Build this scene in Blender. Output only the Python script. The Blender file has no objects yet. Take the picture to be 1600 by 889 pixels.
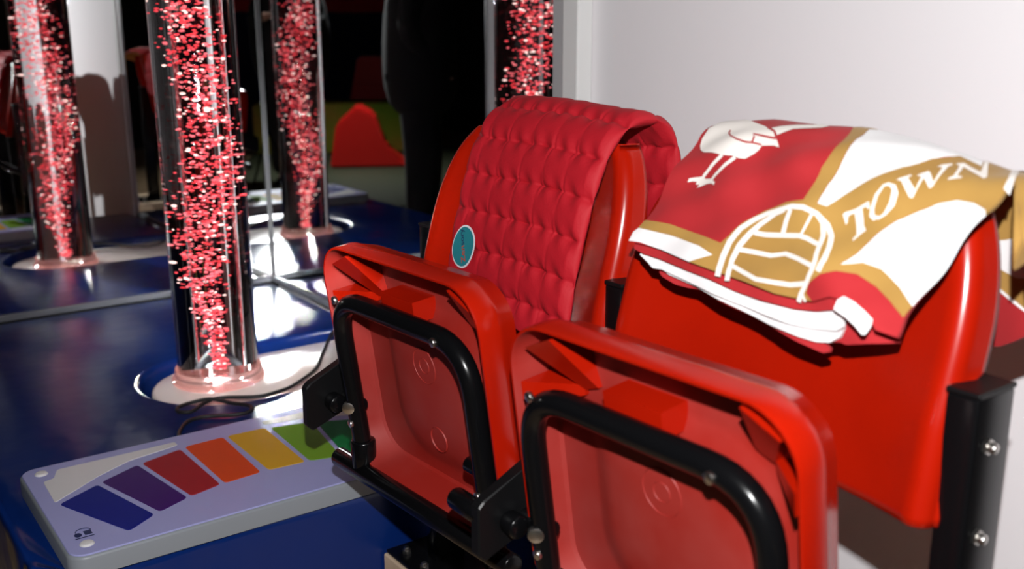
import bpy, bmesh, math, random
from mathutils import Vector, Matrix
from mathutils.geometry import delaunay_2d_cdt
PI=math.pi; C=bpy.context.scene.collection; SC=bpy.context.scene
# ------------------------------------------------------------------ camera
CAM=Vector((3.2726,-1.3506,.8802)); YAW=2.51485; PIT=.24812; ROLL=-.0026
fw=Vector((math.cos(YAW)*math.cos(PIT),math.sin(YAW)*math.cos(PIT),-math.sin(PIT)))
cd=bpy.data.cameras.new('camera'); cam=bpy.data.objects.new('camera',cd); C.objects.link(cam)
cam.location=CAM; cam.rotation_euler=(fw.to_track_quat('-Z','Y').to_matrix() @ Matrix.Rotation(ROLL,3,'Z')).to_euler()
cd.sensor_width=36; cd.lens=1597.6/1600*36; cd.clip_start=.02
cd.dof.use_dof=True; cd.dof.focus_distance=1.62; cd.dof.aperture_fstop=3.8
SC.camera=cam
# ------------------------------------------------------------------ world, lights, exposure
w=bpy.data.worlds.new('world'); SC.world=w; w.use_nodes=True
w.node_tree.nodes['Background'].inputs[0].default_value=(.03,.03,.035,1); w.node_tree.nodes['Background'].inputs[1].default_value=.3
def lamp(name,kind,loc,energy,aim=None,**k):
    d=bpy.data.lights.new(name,kind); d.energy=energy
    for a,b in k.items(): setattr(d,a,b)
    o=bpy.data.objects.new(name,d); C.objects.link(o); o.location=loc
    if aim: o.rotation_euler=(Vector(aim)-Vector(loc)).to_track_quat('-Z','Y').to_euler()
    return o
lamp('camera_flash','SPOT',(CAM.x,CAM.y,CAM.z+.19),116,aim=(CAM.x+fw.x,CAM.y+fw.y,CAM.z+.19-.26),spot_size=math.radians(105),spot_blend=.35,shadow_soft_size=.012)
SC.view_settings.view_transform='Standard'; SC.view_settings.look='None'
SC.view_settings.exposure=0; SC.view_settings.gamma=1
try: SC.view_settings.use_curve_mapping=False
except Exception: pass
SC.cycles.max_bounces=28; SC.cycles.transmission_bounces=20; SC.cycles.glossy_bounces=12; SC.cycles.diffuse_bounces=3; SC.cycles.transparent_max_bounces=16
SC.cycles.sample_clamp_indirect=0
LAMP_W=3.4; FOAM_W=20
BUBBLE_E=1.0
# ------------------------------------------------------------------ materials
def mat(name,col,rough=.5,metal=0,spec=.5,emit=None,estr=0,noise=None,bump=None,coat=0,sheen=0,trans=0,ior=1.45):
    """noise=(scale,colour2,lo,hi)   bump=(scale,strength)"""
    m=bpy.data.materials.new(name); m.use_nodes=True; nt=m.node_tree; b=nt.nodes['Principled BSDF']; I=b.inputs
    c=(*col,1); I['Base Color'].default_value=c; I['Roughness'].default_value=rough; I['Metallic'].default_value=metal
    I['Specular IOR Level'].default_value=spec; I['Coat Weight'].default_value=coat; I['Sheen Weight'].default_value=sheen
    I['Transmission Weight'].default_value=trans; I['IOR'].default_value=ior
    if emit: I['Emission Color'].default_value=(*emit,1); I['Emission Strength'].default_value=estr
    if noise or bump:
        tc=nt.nodes.new('ShaderNodeTexCoord')
    if noise:
        n=nt.nodes.new('ShaderNodeTexNoise'); n.inputs['Scale'].default_value=noise[0]; n.inputs['Detail'].default_value=5
        nt.links.new(tc.outputs['Object'],n.inputs['Vector'])
        r=nt.nodes.new('ShaderNodeValToRGB'); r.color_ramp.elements[0].color=c; r.color_ramp.elements[1].color=(*noise[1],1)
        r.color_ramp.elements[0].position=noise[2]; r.color_ramp.elements[1].position=noise[3]
        nt.links.new(n.outputs['Fac'],r.inputs['Fac']); nt.links.new(r.outputs['Color'],I['Base Color'])
    if bump:
        n=nt.nodes.new('ShaderNodeTexNoise'); n.inputs['Scale'].default_value=bump[0]; n.inputs['Detail'].default_value=4
        nt.links.new(tc.outputs['Object'],n.inputs['Vector'])
        u=nt.nodes.new('ShaderNodeBump'); u.inputs['Strength'].default_value=bump[1]; u.inputs['Distance'].default_value=.01
        nt.links.new(n.outputs['Fac'],u.inputs['Height']); nt.links.new(u.outputs['Normal'],I['Normal'])
    return m
M={}
M['wall']=mat('white_painted_wall',(.87,.835,.855),.75,bump=(60,.03))
M['darkwall']=mat('dark_drape',(.012,.012,.014),.9,bump=(6,.4))
M['navywall']=mat('navy_wall_pad',(.01,.012,.05),.6)
M['darkmat']=mat('dark_green_mat',(.018,.022,.006),.7)
M['redpad']=mat('red_wall_pad',(.5,.02,.03),.6)
M['ceil']=mat('ceiling_tile',(.12,.115,.115),.9,noise=(30,(.10,.095,.095),.45,.6))
M['floor']=mat('oak_laminate',(.36,.25,.15),.45,noise=(7,(.28,.18,.10),.4,.65))
M['trimgrey']=mat('grey_trim',(.42,.42,.43),.4)
M['trimwhite']=mat('white_trim',(.78,.78,.77),.35)
M['jointgrey']=mat('joint_strip',(.07,.07,.075),.6)
M['trimdark']=mat('dark_edge_trim',(.10,.105,.12),.5)
M['vinyl']=mat('blue_vinyl',(.003,.019,.125),.22,spec=.55,coat=0); M['vinyl'].node_tree.nodes['Principled BSDF'].inputs['Coat Roughness'].default_value=.22
M['plate']=mat('white_plinth',(.74,.67,.63),.2)
M['acryl']=mat('pink_lit_acrylic',(.95,.75,.70),.05,spec=.6,emit=(1,.40,.34),estr=.10,trans=.85,ior=1.4)
M['red']=mat('red_plastic',(.35,.0075,.0010),.22,spec=.5,noise=(9,(.31,.0065,.0010),.45,.7))
M['reddust']=mat('dusty_red_plastic',(.29,.012,.007),.55,noise=(5.5,(.33,.048,.042),.42,.78))
M['black']=mat('black_gloss_paint',(.003,.003,.0035),.22,spec=.3)
M['blackp']=mat('black_plastic',(.004,.004,.0045),.4,spec=.25)
M['chrome']=mat('zinc_bolt',(.62,.60,.57),.28,metal=1)
M['wood']=mat('pale_timber',(.62,.47,.33),.6,noise=(14,(.52,.37,.24),.4,.65))
M['crimson']=mat('crimson_fabric',(.43,.0035,.0125),.7,sheen=0,bump=(260,.08))
M['teal']=mat('teal_patch',(.012,.20,.24),.7,bump=(900,.2)); M['patchedge']=mat('white_stitch',(.75,.72,.75),.7)
M['inknavy']=mat('navy_thread',(.012,.02,.09),.7); M['inkred']=mat('orange_thread',(.45,.06,.03),.7)
M['brown']=mat('brown_button',(.035,.025,.012),.4)
M['fred']=mat('red_fleece',(.35,.009,.013),.85,sheen=.05,noise=(11,(.40,.014,.019),.4,.65)); M['fgold']=mat('gold_fleece',(.37,.205,.045),.85,sheen=.1,noise=(9,(.32,.17,.036),.4,.65))
M['fwhite']=mat('white_fleece',(.76,.735,.735),.9,sheen=.1); M['fpale']=mat('ivory_print',(.78,.72,.67),.9)
M['boardside']=mat('grey_board_side',(.24,.26,.29),.4); M['boardtop']=mat('lilac_board_face',(.33,.335,.62),.4,spec=.3)
M['bwhite']=mat('white_board_panel',(.68,.66,.66),.4)
for k,c in dict(blue=(.003,.009,.20),purple=(.048,.004,.13),bred=(.36,.010,.016),orange=(.70,.070,.008),yellow=(.66,.36,.022),lime=(.17,.34,.018),green=(.001,.16,.035),cyan=(.01,.16,.25)).items(): M[k]=mat(k+'_key',c,.5,spec=.06)
M['cable']=mat('black_rubber',(.008,.008,.009),.45)
M['skin']=mat('skin',(.55,.32,.24),.5); M['cloth']=mat('black_cloth',(.008,.008,.009),.9); M['hair']=mat('dark_hair',(.02,.013,.009),.6)
M['foamred']=mat('red_foam_vinyl',(.62,.012,.008),.4,emit=None); M['foamgreen']=mat('green_foam_vinyl',(.16,.26,.012),.5,noise=(2,(.35,.2,.02),.4,.65)); M['foampink']=mat('pink_fabric',(.5,.2,.22),.7)
m=bpy.data.materials.new('mirror_glass'); m.use_nodes=True; nt=m.node_tree; nt.nodes.remove(nt.nodes['Principled BSDF'])
g=nt.nodes.new('ShaderNodeBsdfGlossy'); g.inputs['Color'].default_value=(.80,.82,.82,1); g.inputs['Roughness'].default_value=0
nt.links.new(g.outputs[0],nt.nodes['Material Output'].inputs[0]); M['mirror']=m
m=bpy.data.materials.new('water_and_acrylic'); m.use_nodes=True; nt=m.node_tree; nt.nodes.remove(nt.nodes['Principled BSDF'])
g=nt.nodes.new('ShaderNodeBsdfGlass'); g.inputs['Color'].default_value=(.97,.96,.97,1); g.inputs['Roughness'].default_value=0; g.inputs['IOR'].default_value=1.33
nt.links.new(g.outputs[0],nt.nodes['Material Output'].inputs[0]); M['glass']=m
def emis(name,col,s):
    m=bpy.data.materials.new(name); m.use_nodes=True; I=m.node_tree.nodes['Principled BSDF'].inputs
    I['Base Color'].default_value=(*[.8*c for c in col],1); I['Roughness'].default_value=.15; I['Emission Color'].default_value=(*col,1); I['Emission Strength'].default_value=s; return m
M['bub1']=emis('red_lit_bubble',(1,.075,.098),.72*BUBBLE_E); M['bub2']=emis('pink_lit_bubble',(1,.19,.22),.85*BUBBLE_E); M['bub3']=emis('white_glint_bubble',(1,.72,.66),1.6*BUBBLE_E); M['bub4']=emis('dark_red_bubble',(.9,.05,.065),.5*BUBBLE_E)  # white bubbles emit in place of flash glints on the water
M['panel']=emis('lamp_diffuser',(1,.98,.96),2); M['lampglow']=emis('small_lamp',(1,.97,.9),14)
# vinyl: folds radiating from the slot and soft dents
nt=M['vinyl'].node_tree; N=nt.nodes; Lk=nt.links.new
tc=N.new('ShaderNodeTexCoord')
def mth(op,a,b=None):
    n=N.new('ShaderNodeMath'); n.operation=op
    for i,v in enumerate((a,b)):
        if v is None: continue
        if isinstance(v,(int,float)): n.inputs[i].default_value=v
        else: Lk(v,n.inputs[i])
    return n.outputs[0]
sx=N.new('ShaderNodeSeparateXYZ'); Lk(tc.outputs['Object'],sx.inputs[0])
dx=mth('SUBTRACT',sx.outputs[0],.855); dy=mth('SUBTRACT',sx.outputs[1],-.50)
dist=mth('SQRT',mth('ADD',mth('MULTIPLY',dx,dx),mth('MULTIPLY',dy,dy)))
ang=mth('ARCTAN2',dy,dx)
n1=N.new('ShaderNodeTexNoise'); n1.inputs['Scale'].default_value=5; n1.inputs['Detail'].default_value=2; Lk(tc.outputs['Object'],n1.inputs['Vector'])
fold=mth('SINE',mth('ADD',mth('MULTIPLY',ang,23),mth('MULTIPLY',n1.outputs['Fac'],7)))
mr=N.new('ShaderNodeMapRange'); Lk(dist,mr.inputs[0]); mr.inputs[1].default_value=.22; mr.inputs[2].default_value=.70; mr.inputs[3].default_value=1; mr.inputs[4].default_value=0
n2=N.new('ShaderNodeTexNoise'); n2.inputs['Scale'].default_value=9; n2.inputs['Detail'].default_value=2; Lk(tc.outputs['Object'],n2.inputs['Vector'])
h=mth('ADD',mth('MULTIPLY',mth('MULTIPLY',fold,mr.outputs[0]),.55),mth('MULTIPLY',n2.outputs['Fac'],.4))
bp=N.new('ShaderNodeBump'); bp.inputs['Strength'].default_value=.34; bp.inputs['Distance'].default_value=.02; Lk(h,bp.inputs['Height']); 
pb=N['Principled BSDF']; pb.inputs['Specular IOR Level'].default_value=0; Lk(bp.outputs['Normal'],pb.inputs['Normal'])
gl=N.new('ShaderNodeBsdfGlossy'); gl.distribution='BECKMANN'; gl.inputs['Roughness'].default_value=.28; Lk(bp.outputs['Normal'],gl.inputs['Normal'])
fr=N.new('ShaderNodeFresnel'); fr.inputs['IOR'].default_value=1.5; Lk(bp.outputs['Normal'],fr.inputs['Normal'])
mx=N.new('ShaderNodeMixShader'); Lk(fr.outputs[0],mx.inputs[0]); Lk(pb.outputs[0],mx.inputs[1]); Lk(gl.outputs[0],mx.inputs[2]); Lk(mx.outputs[0],N['Material Output'].inputs[0])
# ------------------------------------------------------------------ helpers
def link(name,me,mats,parent=None,smooth=False,org=None):
    if not isinstance(mats,(list,tuple)): mats=[mats]
    for mm in mats: me.materials.append(mm)
    if smooth:
        for p in me.polygons: p.use_smooth=True
    o=bpy.data.objects.new(name,me); C.objects.link(o)
    if parent is not None: o.parent=parent
    return o
def wloc(p):
    v=Vector((0,0,0))
    while p is not None: v+=p.location; p=p.parent
    return v
def obj(name,bm,mats,parent=None,smooth=False,sharp=35,world=True):
    """world: the bmesh is in room coordinates; shift into the parent's frame"""
    if parent is not None and world: bmesh.ops.translate(bm,verts=bm.verts,vec=-wloc(parent))
    bmesh.ops.recalc_face_normals(bm,faces=bm.faces) if smooth!='keep' else None
    me=bpy.data.meshes.new(name); bm.to_mesh(me); bm.free()
    o=link(name,me,mats,parent,bool(smooth))
    if smooth: 
        try: me.set_sharp_from_angle(angle=math.radians(sharp))
        except Exception: pass
    return o
def thing(name,label,cat,loc,group=None):
    o=bpy.data.objects.new(name,None); C.objects.link(o); o.location=loc; o.empty_display_size=.05
    o['label']=label; o['category']=cat
    if group: o['group']=group
    return o
def tag(o,label,cat,group=None,origin=None):
    o['label']=label; o['category']=cat
    if group: o['group']=group
    return o
def struct(o): o['kind']='structure'; return o
def setorg(o,loc):
    v=Vector(loc); o.data.transform(Matrix.Translation(-v)); o.location=v; return o
def bx(bm,x0,x1,y0,y1,z0,z1,bev=0,seg=2):
    r=bmesh.ops.create_cube(bm,size=1); vs=r['verts']
    for v in vs: v.co=Vector(((x0+x1)/2+v.co.x*(x1-x0),(y0+y1)/2+v.co.y*(y1-y0),(z0+z1)/2+v.co.z*(z1-z0)))
    if bev:
        es=list({e for v in vs for e in v.link_edges})
        bmesh.ops.bevel(bm,geom=es,offset=bev,segments=seg,profile=.5,affect='EDGES')
    return vs
def box(x0,x1,y0,y1,z0,z1,bev=0,seg=2):
    bm=bmesh.new(); bx(bm,x0,x1,y0,y1,z0,z1,bev,seg); return bm
def cyl(bm,a,b,r,n=20,r2=None,bev=0):
    a=Vector(a); b=Vector(b); d=b-a
    q=d.to_track_quat('Z','Y').to_matrix().to_4x4(); q.translation=(a+b)/2
    rr=bmesh.ops.create_cone(bm,cap_ends=True,segments=n,radius1=r,radius2=r if r2 is None else r2,depth=d.length,matrix=q)
    if bev:
        es=[e for e in {e for v in rr['verts'] for e in v.link_edges} if any(len(f.verts)>4 for f in e.link_faces)]
        bmesh.ops.bevel(bm,geom=es,offset=bev,segments=2,profile=.5,affect='EDGES')
def tube(bm,pts,r,n=14,cap=True):
    pts=[Vector(p) for p in pts]; rings=[]; up=None
    for i,p in enumerate(pts):
        t=((pts[i+1] if i<len(pts)-1 else p)-(pts[i-1] if i else p)).normalized()
        if up is None:
            up=Vector((0,0,1)) if abs(t.z)<.9 else Vector((0,1,0))
        s=t.cross(up).normalized(); up=s.cross(t).normalized()
        rings.append([bm.verts.new(p+r*(math.cos(2*PI*k/n)*s+math.sin(2*PI*k/n)*up)) for k in range(n)])
    for A,B in zip(rings,rings[1:]):
        for k in range(n): bm.faces.new((A[k],A[(k+1)%n],B[(k+1)%n],B[k]))
    if cap: bm.faces.new(rings[0][::-1]); bm.faces.new(rings[-1])
def smoothpath(P,k=8):
    P=[Vector(p) for p in P]; out=[]
    for i in range(len(P)-1):
        p0=P[i-1] if i else P[i]; p1,p2=P[i],P[i+1]; p3=P[i+2] if i+2<len(P) else P[i+1]
        for j in range(k):
            u=j/k; out.append(.5*(2*p1+(p2-p0)*u+(2*p0-5*p1+4*p2-p3)*u*u+(3*p1-p0-3*p2+p3)*u**3))
    out.append(P[-1]); return out
def roundpath(P,rad,k=7):
    """polyline with rounded inner corners"""
    P=[Vector(p) for p in P]; out=[P[0]]
    for a,b,c in zip(P,P[1:],P[2:]):
        u=(a-b).normalized(); v=(c-b).normalized(); s=b+u*rad; e=b+v*rad
        for j in range(k+1):
            t=j/k; out.append((1-t)**2*s+2*t*(1-t)*b+t*t*e)
    out.append(P[-1]); return out
def lathe(bm,prof,cx,cy,n=64):
    rings=[]
    for r,z in prof: rings.append([bm.verts.new((cx+r*math.cos(2*PI*k/n),cy+r*math.sin(2*PI*k/n),z)) for k in range(n)])
    for A,B in zip(rings,rings[1:]):
        for k in range(n): bm.faces.new((A[k],A[(k+1)%n],B[(k+1)%n],B[k]))
    bm.faces.new(rings[0][::-1]); bm.faces.new(rings[-1])
def rrect(x0,x1,y0,y1,r,n=6):
    out=[]
    for cx,cy,a in ((x1-r,y1-r,0),(x0+r,y1-r,90),(x0+r,y0+r,180),(x1-r,y0+r,270)):
        for k in range(n+1):
            t=math.radians(a+90*k/n); out.append((cx+r*math.cos(t),cy+r*math.sin(t)))
    return out
def prism(bm,pts,z0,z1,bev=0,seg=2):
    vs=[bm.verts.new((x,y,z0)) for x,y in pts]; f=bm.faces.new(vs)
    r=bmesh.ops.extrude_face_region(bm,geom=[f]); nv=[v for v in r['geom'] if isinstance(v,bmesh.types.BMVert)]
    for v in nv: v.co.z=z1
    if bev:
        s=set(nv); es=[e for e in bm.edges if e.verts[0] in s and e.verts[1] in s]
        bmesh.ops.bevel(bm,geom=es,offset=bev,segments=seg,profile=.5,affect='EDGES')
def roundpoly(P,r,k=4):
    out=[]; n=len(P)
    for i in range(n):
        b=Vector(P[i]); a=Vector(P[i-1]); c=Vector(P[(i+1)%n]); la=(a-b).length; lc=(c-b).length; q=min(r,la*.45,lc*.45)
        s=b+(a-b)/la*q; e=b+(c-b)/lc*q
        for j in range(k+1):
            t=j/k; p=(1-t)**2*s+2*t*(1-t)*b+t*t*e; out.append((p.x,p.y))
    return out
# ------------------------------------------------------------------ room shell
FZ=-.30
struct(obj('floor',box(-.3,7.3,-5.3,.3,FZ-.1,FZ),M['floor']))
struct(obj('ceiling',box(-.3,7.3,-5.3,.3,2.35,2.45),M['ceil']))
struct(obj('wall_right',box(-.3,4.25,.03,.2,FZ,2.35),M['wall']))          # white wall behind the seats and the mirror
struct(obj('wall_end',box(4.25,7.3,.03,.2,FZ,2.35),M['darkwall']))
struct(obj('wall_left',box(-.3,-.03,-5.3,.03,FZ,2.35),M['darkwall']))
struct(obj('wall_front',box(-.03,7.1,-5.3,-5.1,FZ,2.35),M['darkwall']))
struct(obj('wall_back',box(7.1,7.3,-5.1,.03,FZ,2.35),M['darkwall']))
struct(obj('trim_1',box(1.5585,1.597,-.004,.03,FZ,2.2,.002),M['trimgrey']))
struct(obj('trim_2',box(1.597,1.647,-.010,.03,FZ,2.2,.004),M['trimwhite']))
struct(obj('trim_3',box(0,.007,-.007,0,.03,2.2,.001),M['jointgrey']))       # strip over the mirror corner joint
struct(obj('trim_4',box(0,.012,-.955,-.905,.03,2.2,.002),M['trimgrey']))
struct(obj('trim_5',box(.012,1.5585,-.010,0,.026,.044,.002),M['trimdark']))
struct(obj('trim_6',box(0,.010,-.905,-.012,.026,.044,.002),M['trimdark']))
tag(obj('wall_mirror',box(-.03,0,-.905,.03,.026,2.2),M['mirror']),'tall wall mirror at far left, meeting the other mirror in the corner','mirror')
tag(obj('wall_mirror',box(0,1.5585,0,.03,.026,2.2),M['mirror']),'tall wall mirror ending at the white trim, showing a standing figure in black','mirror')
# ------------------------------------------------------------------ padded platform
PX,PY=1.674,-1.11
sl=[(1.062,-.014)]+[(.855+.207*math.cos(a),-.495+.207*math.sin(a)) for a in [ -PI*k/24 for k in range(25)]]+[(.648,-.014)]
out=[(.014,-.014),(.014,PY),(PX,PY),(PX,-.014)]+sl
bm=bmesh.new(); prism(bm,out,FZ+.001,.025,.016,3)
t=thing('padded_platform','shiny blue vinyl padded platform under the bubble tube and the rainbow key board','platform',(.8,-.55,FZ))
obj('cushion',bm,M['vinyl'],t,smooth=True,sharp=50)
# ------------------------------------------------------------------ bubble tube
TX,TY,TR=.805,-.497,.10
t=thing('bubble_tube','clear bubble tube full of red-lit bubbles standing on a white plinth before the mirrors','bubble tube',(TX,TY,FZ))
sl2=[(1.038,-.018)]+[(.855+.183*math.cos(a),-.495+.183*math.sin(a)) for a in [-PI*k/24 for k in range(25)]]+[(.672,-.018)]
bm=bmesh.new(); prism(bm,sl2,FZ+.002,0,.009,3); p=obj('plinth',bm,M['plate'],t,smooth=True); p['label']='white rounded plinth under the tube'
bm=bmesh.new(); lathe(bm,[(.114,.0005),(.116,.004),(.116,.010),(.112,.013),(.109,.015),(.108,.032),(.106,.036),(.1015,.036)],TX,TY); p=obj('base_collar',bm,M['acryl'],t,smooth=True); p['label']='clear collar glowing pink'
bm=bmesh.new(); lathe(bm,[(TR-.003,.014),(TR,.017),(TR,1.78),(TR-.003,1.783)],TX,TY,96); obj('water_column',bm,M['glass'],t,smooth=True,sharp=60)
bm=bmesh.new(); lathe(bm,[(.108,1.785),(.112,1.79),(.112,1.85),(.106,1.858)],TX,TY); obj('top_cap',bm,M['blackp'],t,smooth=True)
random.seed(7)
ico=bmesh.new(); bmesh.ops.create_icosphere(ico,subdivisions=1,radius=1); iv=[v.co.copy() for v in ico.verts]; ic=[[v.index for v in f.verts] for f in ico.faces]; ico.free()
V=[];Fc=[];Mi=[]
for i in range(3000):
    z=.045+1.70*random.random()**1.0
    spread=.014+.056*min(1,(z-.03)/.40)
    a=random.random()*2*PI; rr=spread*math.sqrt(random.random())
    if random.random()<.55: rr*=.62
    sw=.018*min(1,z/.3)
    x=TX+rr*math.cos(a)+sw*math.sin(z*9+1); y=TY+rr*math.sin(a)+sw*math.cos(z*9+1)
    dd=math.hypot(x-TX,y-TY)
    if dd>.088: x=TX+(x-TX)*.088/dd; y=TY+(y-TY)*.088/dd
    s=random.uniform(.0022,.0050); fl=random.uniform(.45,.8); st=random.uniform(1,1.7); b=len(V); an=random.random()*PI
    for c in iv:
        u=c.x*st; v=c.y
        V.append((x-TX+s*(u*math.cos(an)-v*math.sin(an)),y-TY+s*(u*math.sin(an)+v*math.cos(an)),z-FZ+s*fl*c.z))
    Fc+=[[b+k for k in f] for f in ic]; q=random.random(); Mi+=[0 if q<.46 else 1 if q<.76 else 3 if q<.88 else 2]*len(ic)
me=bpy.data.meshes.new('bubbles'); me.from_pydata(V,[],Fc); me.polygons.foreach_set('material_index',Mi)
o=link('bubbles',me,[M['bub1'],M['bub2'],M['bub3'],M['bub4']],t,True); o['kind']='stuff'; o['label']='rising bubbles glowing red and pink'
# ------------------------------------------------------------------ colour key board
BX0,BX1,BY0,BY1,BZ=1.275,1.683,-1.062,-.300,.026
t=thing('key_board','lilac board with a fan of rainbow colour keys lying on the blue platform','switch board',((BX0+BX1)/2,(BY0+BY1)/2,BZ))
bm=bmesh.new(); prism(bm,rrect(BX0,BX1,BY0,BY1,.03,8),BZ,.062,.006,3); obj('case',bm,M['boardside'],t,smooth=True)
bm=bmesh.new(); prism(bm,rrect(BX0+.004,BX1-.004,BY0+.004,BY1-.004,.027,8),.0615,.0640,.0012,1); obj('face_sheet',bm,M['boardtop'],t,smooth=True)
ym=-.681
def key(name,P,mt,r=.009):
    bm=bmesh.new(); prism(bm,roundpoly(P,r),.0635,.0649,.0005,1); return obj(name,bm,M[mt],t)
mir=lambda P:[(x,2*ym-y) for x,y in P]
K1=[(1.4674,-1.0290),(1.4238,-.9530),(1.6046,-.9052),(1.6395,-.9580)]
K2=[(1.4165,-.9440),(1.3788,-.8678),(1.5739,-.8370),(1.5993,-.8940)]
K3=[(1.3762,-.8583),(1.3528,-.7765),(1.5555,-.7700),(1.5712,-.8290)]
K4=[(1.3465,-.7655),(1.3427,-.6855),(1.5490,-.6890),(1.5550,-.7610)]
for P,mt,nm in ((K1,'blue','dark blue key'),(K2,'purple','purple key'),(K3,'bred','red key'),(K4,'orange','orange key'),(mir(K4),'yellow','yellow key'),(mir(K3),'lime','light green key'),(mir(K2),'green','dark green key'),(mir(K1),'cyan','light blue key')):
    o=key('colour_key',P,mt); o['label']=nm
ST=[(1.4555,-1.0335),(1.3527,-1.0312),(1.3472,-1.0116),(1.3100,-.9975),(1.3100,-.7731),(1.3290,-.7731),(1.3490,-.8741),(1.3870,-.9422)]
for P in (ST,mir(ST)): o=key('blank_panel',P,'bwhite',.006); o['label']='plain white panel above the keys'
for x in (BX0+.038,BX1-.040):
    for y in (BY0+.036,BY1-.036):
        bm=bmesh.new(); lathe(bm,[(.012,.063),(.012,.0645),(.0095,.0672),(.004,.0682)],x,y,24); obj('screw_cap',bm,M['bwhite'],t,smooth=True)
bm=bmesh.new()
for c,r1,r2 in (((1.606,-1.031),.008,.006),): 
    vs=[bm.verts.new((c[0]+r1*math.cos(a),c[1]+r2*math.sin(a),.0648)) for a in [2*PI*k/20 for k in range(20)]]; bm.faces.new(vs)
vs=[bm.verts.new((x,y,.0648)) for x,y in [(1.612,-1.021),(1.596,-1.021),(1.596,-1.009),(1.612,-1.009)]]; bm.faces.new(vs)
vs=[bm.verts.new((x,y,.0648)) for x,y in [(1.620,-1.038),(1.617,-1.038),(1.617,-1.008),(1.620,-1.008)]]; bm.faces.new(vs)
tube(bm,[(1.596+.012*math.cos(a)*.9,-1.0205+.012*math.sin(a),.0648) for a in [PI/2+PI*k/10 for k in range(11)]],.0007,6)
o=obj('logo',bm,M['inknavy'],t); o['label']='small dark blue emblem and caption'
# ------------------------------------------------------------------ power cable
bm=bmesh.new()
P=[(.735,-.030,.22),(.742,-.06,.12),(.7586,-.150,.048),(.86,-.23,.030),(.9664,-.3012,.030),(1.045,-.395,.030),(1.070,-.450,.031),(1.0736,-.503,.0315),(1.03,-.575,.0315),(1.040,-.618,.031),(1.075,-.66,.031),(1.060,-.685,.031),(1.032,-.676,.031),(1.020,-.640,.031),(1.040,-.602,.037),(1.078,-.5667,.031),(1.120,-.540,.031),(1.153,-.552,.031),(1.152,-.592,.031),(1.1244,-.649,.031),(1.133,-.690,.031),(1.182,-.724,.031),(1.225,-.735,.031),(1.262,-.737,.034)]
tube(bm,smoothpath(P,8),.0045,10)
tag(setorg(obj('power_cable',bm,M['cable'],smooth=True),(1.07,-.5,.026)),'thin black cable looping on the blue platform between bubble tube and key board','cable')
# ------------------------------------------------------------------ seats
DX=.5105; DY=-.0125
O1=Vector((2.045,-.50,FZ))
PXL,PXR,PTOP,PLEN=1.850,2.252,.560,.378
TILT=.135
def pan(x,b,wv):           # b: distance down from the top edge, wv: out towards the viewer (-y)
    c,s=math.cos(TILT),math.sin(TILT)
    return Vector((x,-.690+.05*(x-1.85)+b*s-wv*c,PTOP-b*c-wv*s))
def ringpts(ins,r,n=8,kb=0): return rrect(PXL+ins,PXR-ins,-PLEN+ins+kb,-ins,r,n)
seat=thing('stadium_seat','red tip-up seat next to the rainbow key board, quilted blanket over its backrest','seat',O1,'red tip-up seats in a row')
bm=bmesh.new()
loops=[(.070,.05,-.092),(.032,.054,-.078),(.012,.058,-.064),(.004,.062,-.040),(.001,.063,-.034),(0,.064,-.029),(0,.064,-.003),(.001,.063,0),(.004,.060,0),(.0055,.0585,-.003),(.010,.054,-.052),(.014,.050,-.056)]
rings=[]
for ins,r,wv in loops:
    rings.append([bm.verts.new(pan(x,-b,wv)) for x,b in ringpts(ins,max(r,.012))])
for k,wv in ((0,-.056),(.010,-.054),(.026,-.046),(.045,-.042),(.09,-.040)):       # the bowl of the seat bulging through
    rings.append([bm.verts.new(pan(x,-b,wv)) for x,b in rrect(PXL+.066+k,PXR-.058-k,-PLEN+.030+k,-.070-k,.080-k*.5,8)])
for A,B in zip(rings,rings[1:]):
    for k in range(len(A)): bm.faces.new((A[k],A[(k+1)%len(A)],B[(k+1)%len(A)],B[k]))
bm.faces.new(rings[0][::-1]); bm.faces.new(rings[-1])
nf=len(bm.faces)
gus0=len(bm.faces)
# moulded details of the underside: grip tab, corner gussets, moulding circles
def pbox(x0,x1,b0,b1,w0,w1):
    vs=[bm.verts.new(pan(x,b,wv)) for x,b,wv in [(x0,b0,w0),(x1,b0,w0),(x1,b1,w0),(x0,b1,w0),(x0,b0,w1),(x1,b0,w1),(x1,b1,w1),(x0,b1,w1)]]
    for f in ((0,1,2,3),(4,5,6,7),(0,1,5,4),(1,2,6,5),(2,3,7,6),(3,0,4,7)): bm.faces.new([vs[k] for k in f])
pbox(1.986,2.070,.060,.092,-.060,-.018)
for sx,cx in ((1,PXL),(-1,PXR)):           # ramp-shaped gussets in the two upper corners
    for rim,foot in ((((.070,.014),(.026,.034)),((.092,.082),(.070,.090))),(((.012,.080),(.012,.104)),((.070,.084),(.068,.098)))):
        vs=[bm.verts.new(pan(cx+sx*px,pb,wv)) for px,pb,wv in [(*rim[0],-.005),(*rim[1],-.005),(*rim[1],-.058),(*rim[0],-.058),(*foot[0],-.050),(*foot[1],-.050),(*foot[1],-.060),(*foot[0],-.060)]]
        for f in ((0,1,5,4),(3,2,6,7),(0,3,7,4),(1,2,6,5),(0,1,2,3),(4,5,6,7)): bm.faces.new([vs[k] for k in f])
gus1=len(bm.faces)
for x,b,r in ((2.040,.172,.028),(2.040,.172,.012),(2.05,.290,.020)):
    n=32; pr=[(r-.0010,-.0410),(r,-.0392),(r+.0010,-.0410)]
    rg=[[bm.verts.new(pan(x+q*math.cos(2*PI*k/n),b+q*math.sin(2*PI*k/n),wv)) for k in range(n)] for q,wv in pr]
    for A,B in zip(rg,rg[1:]):
        for k in range(n): bm.faces.new((A[k],A[(k+1)%n],B[(k+1)%n],B[k]))
bm.faces.ensure_lookup_table()
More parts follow.
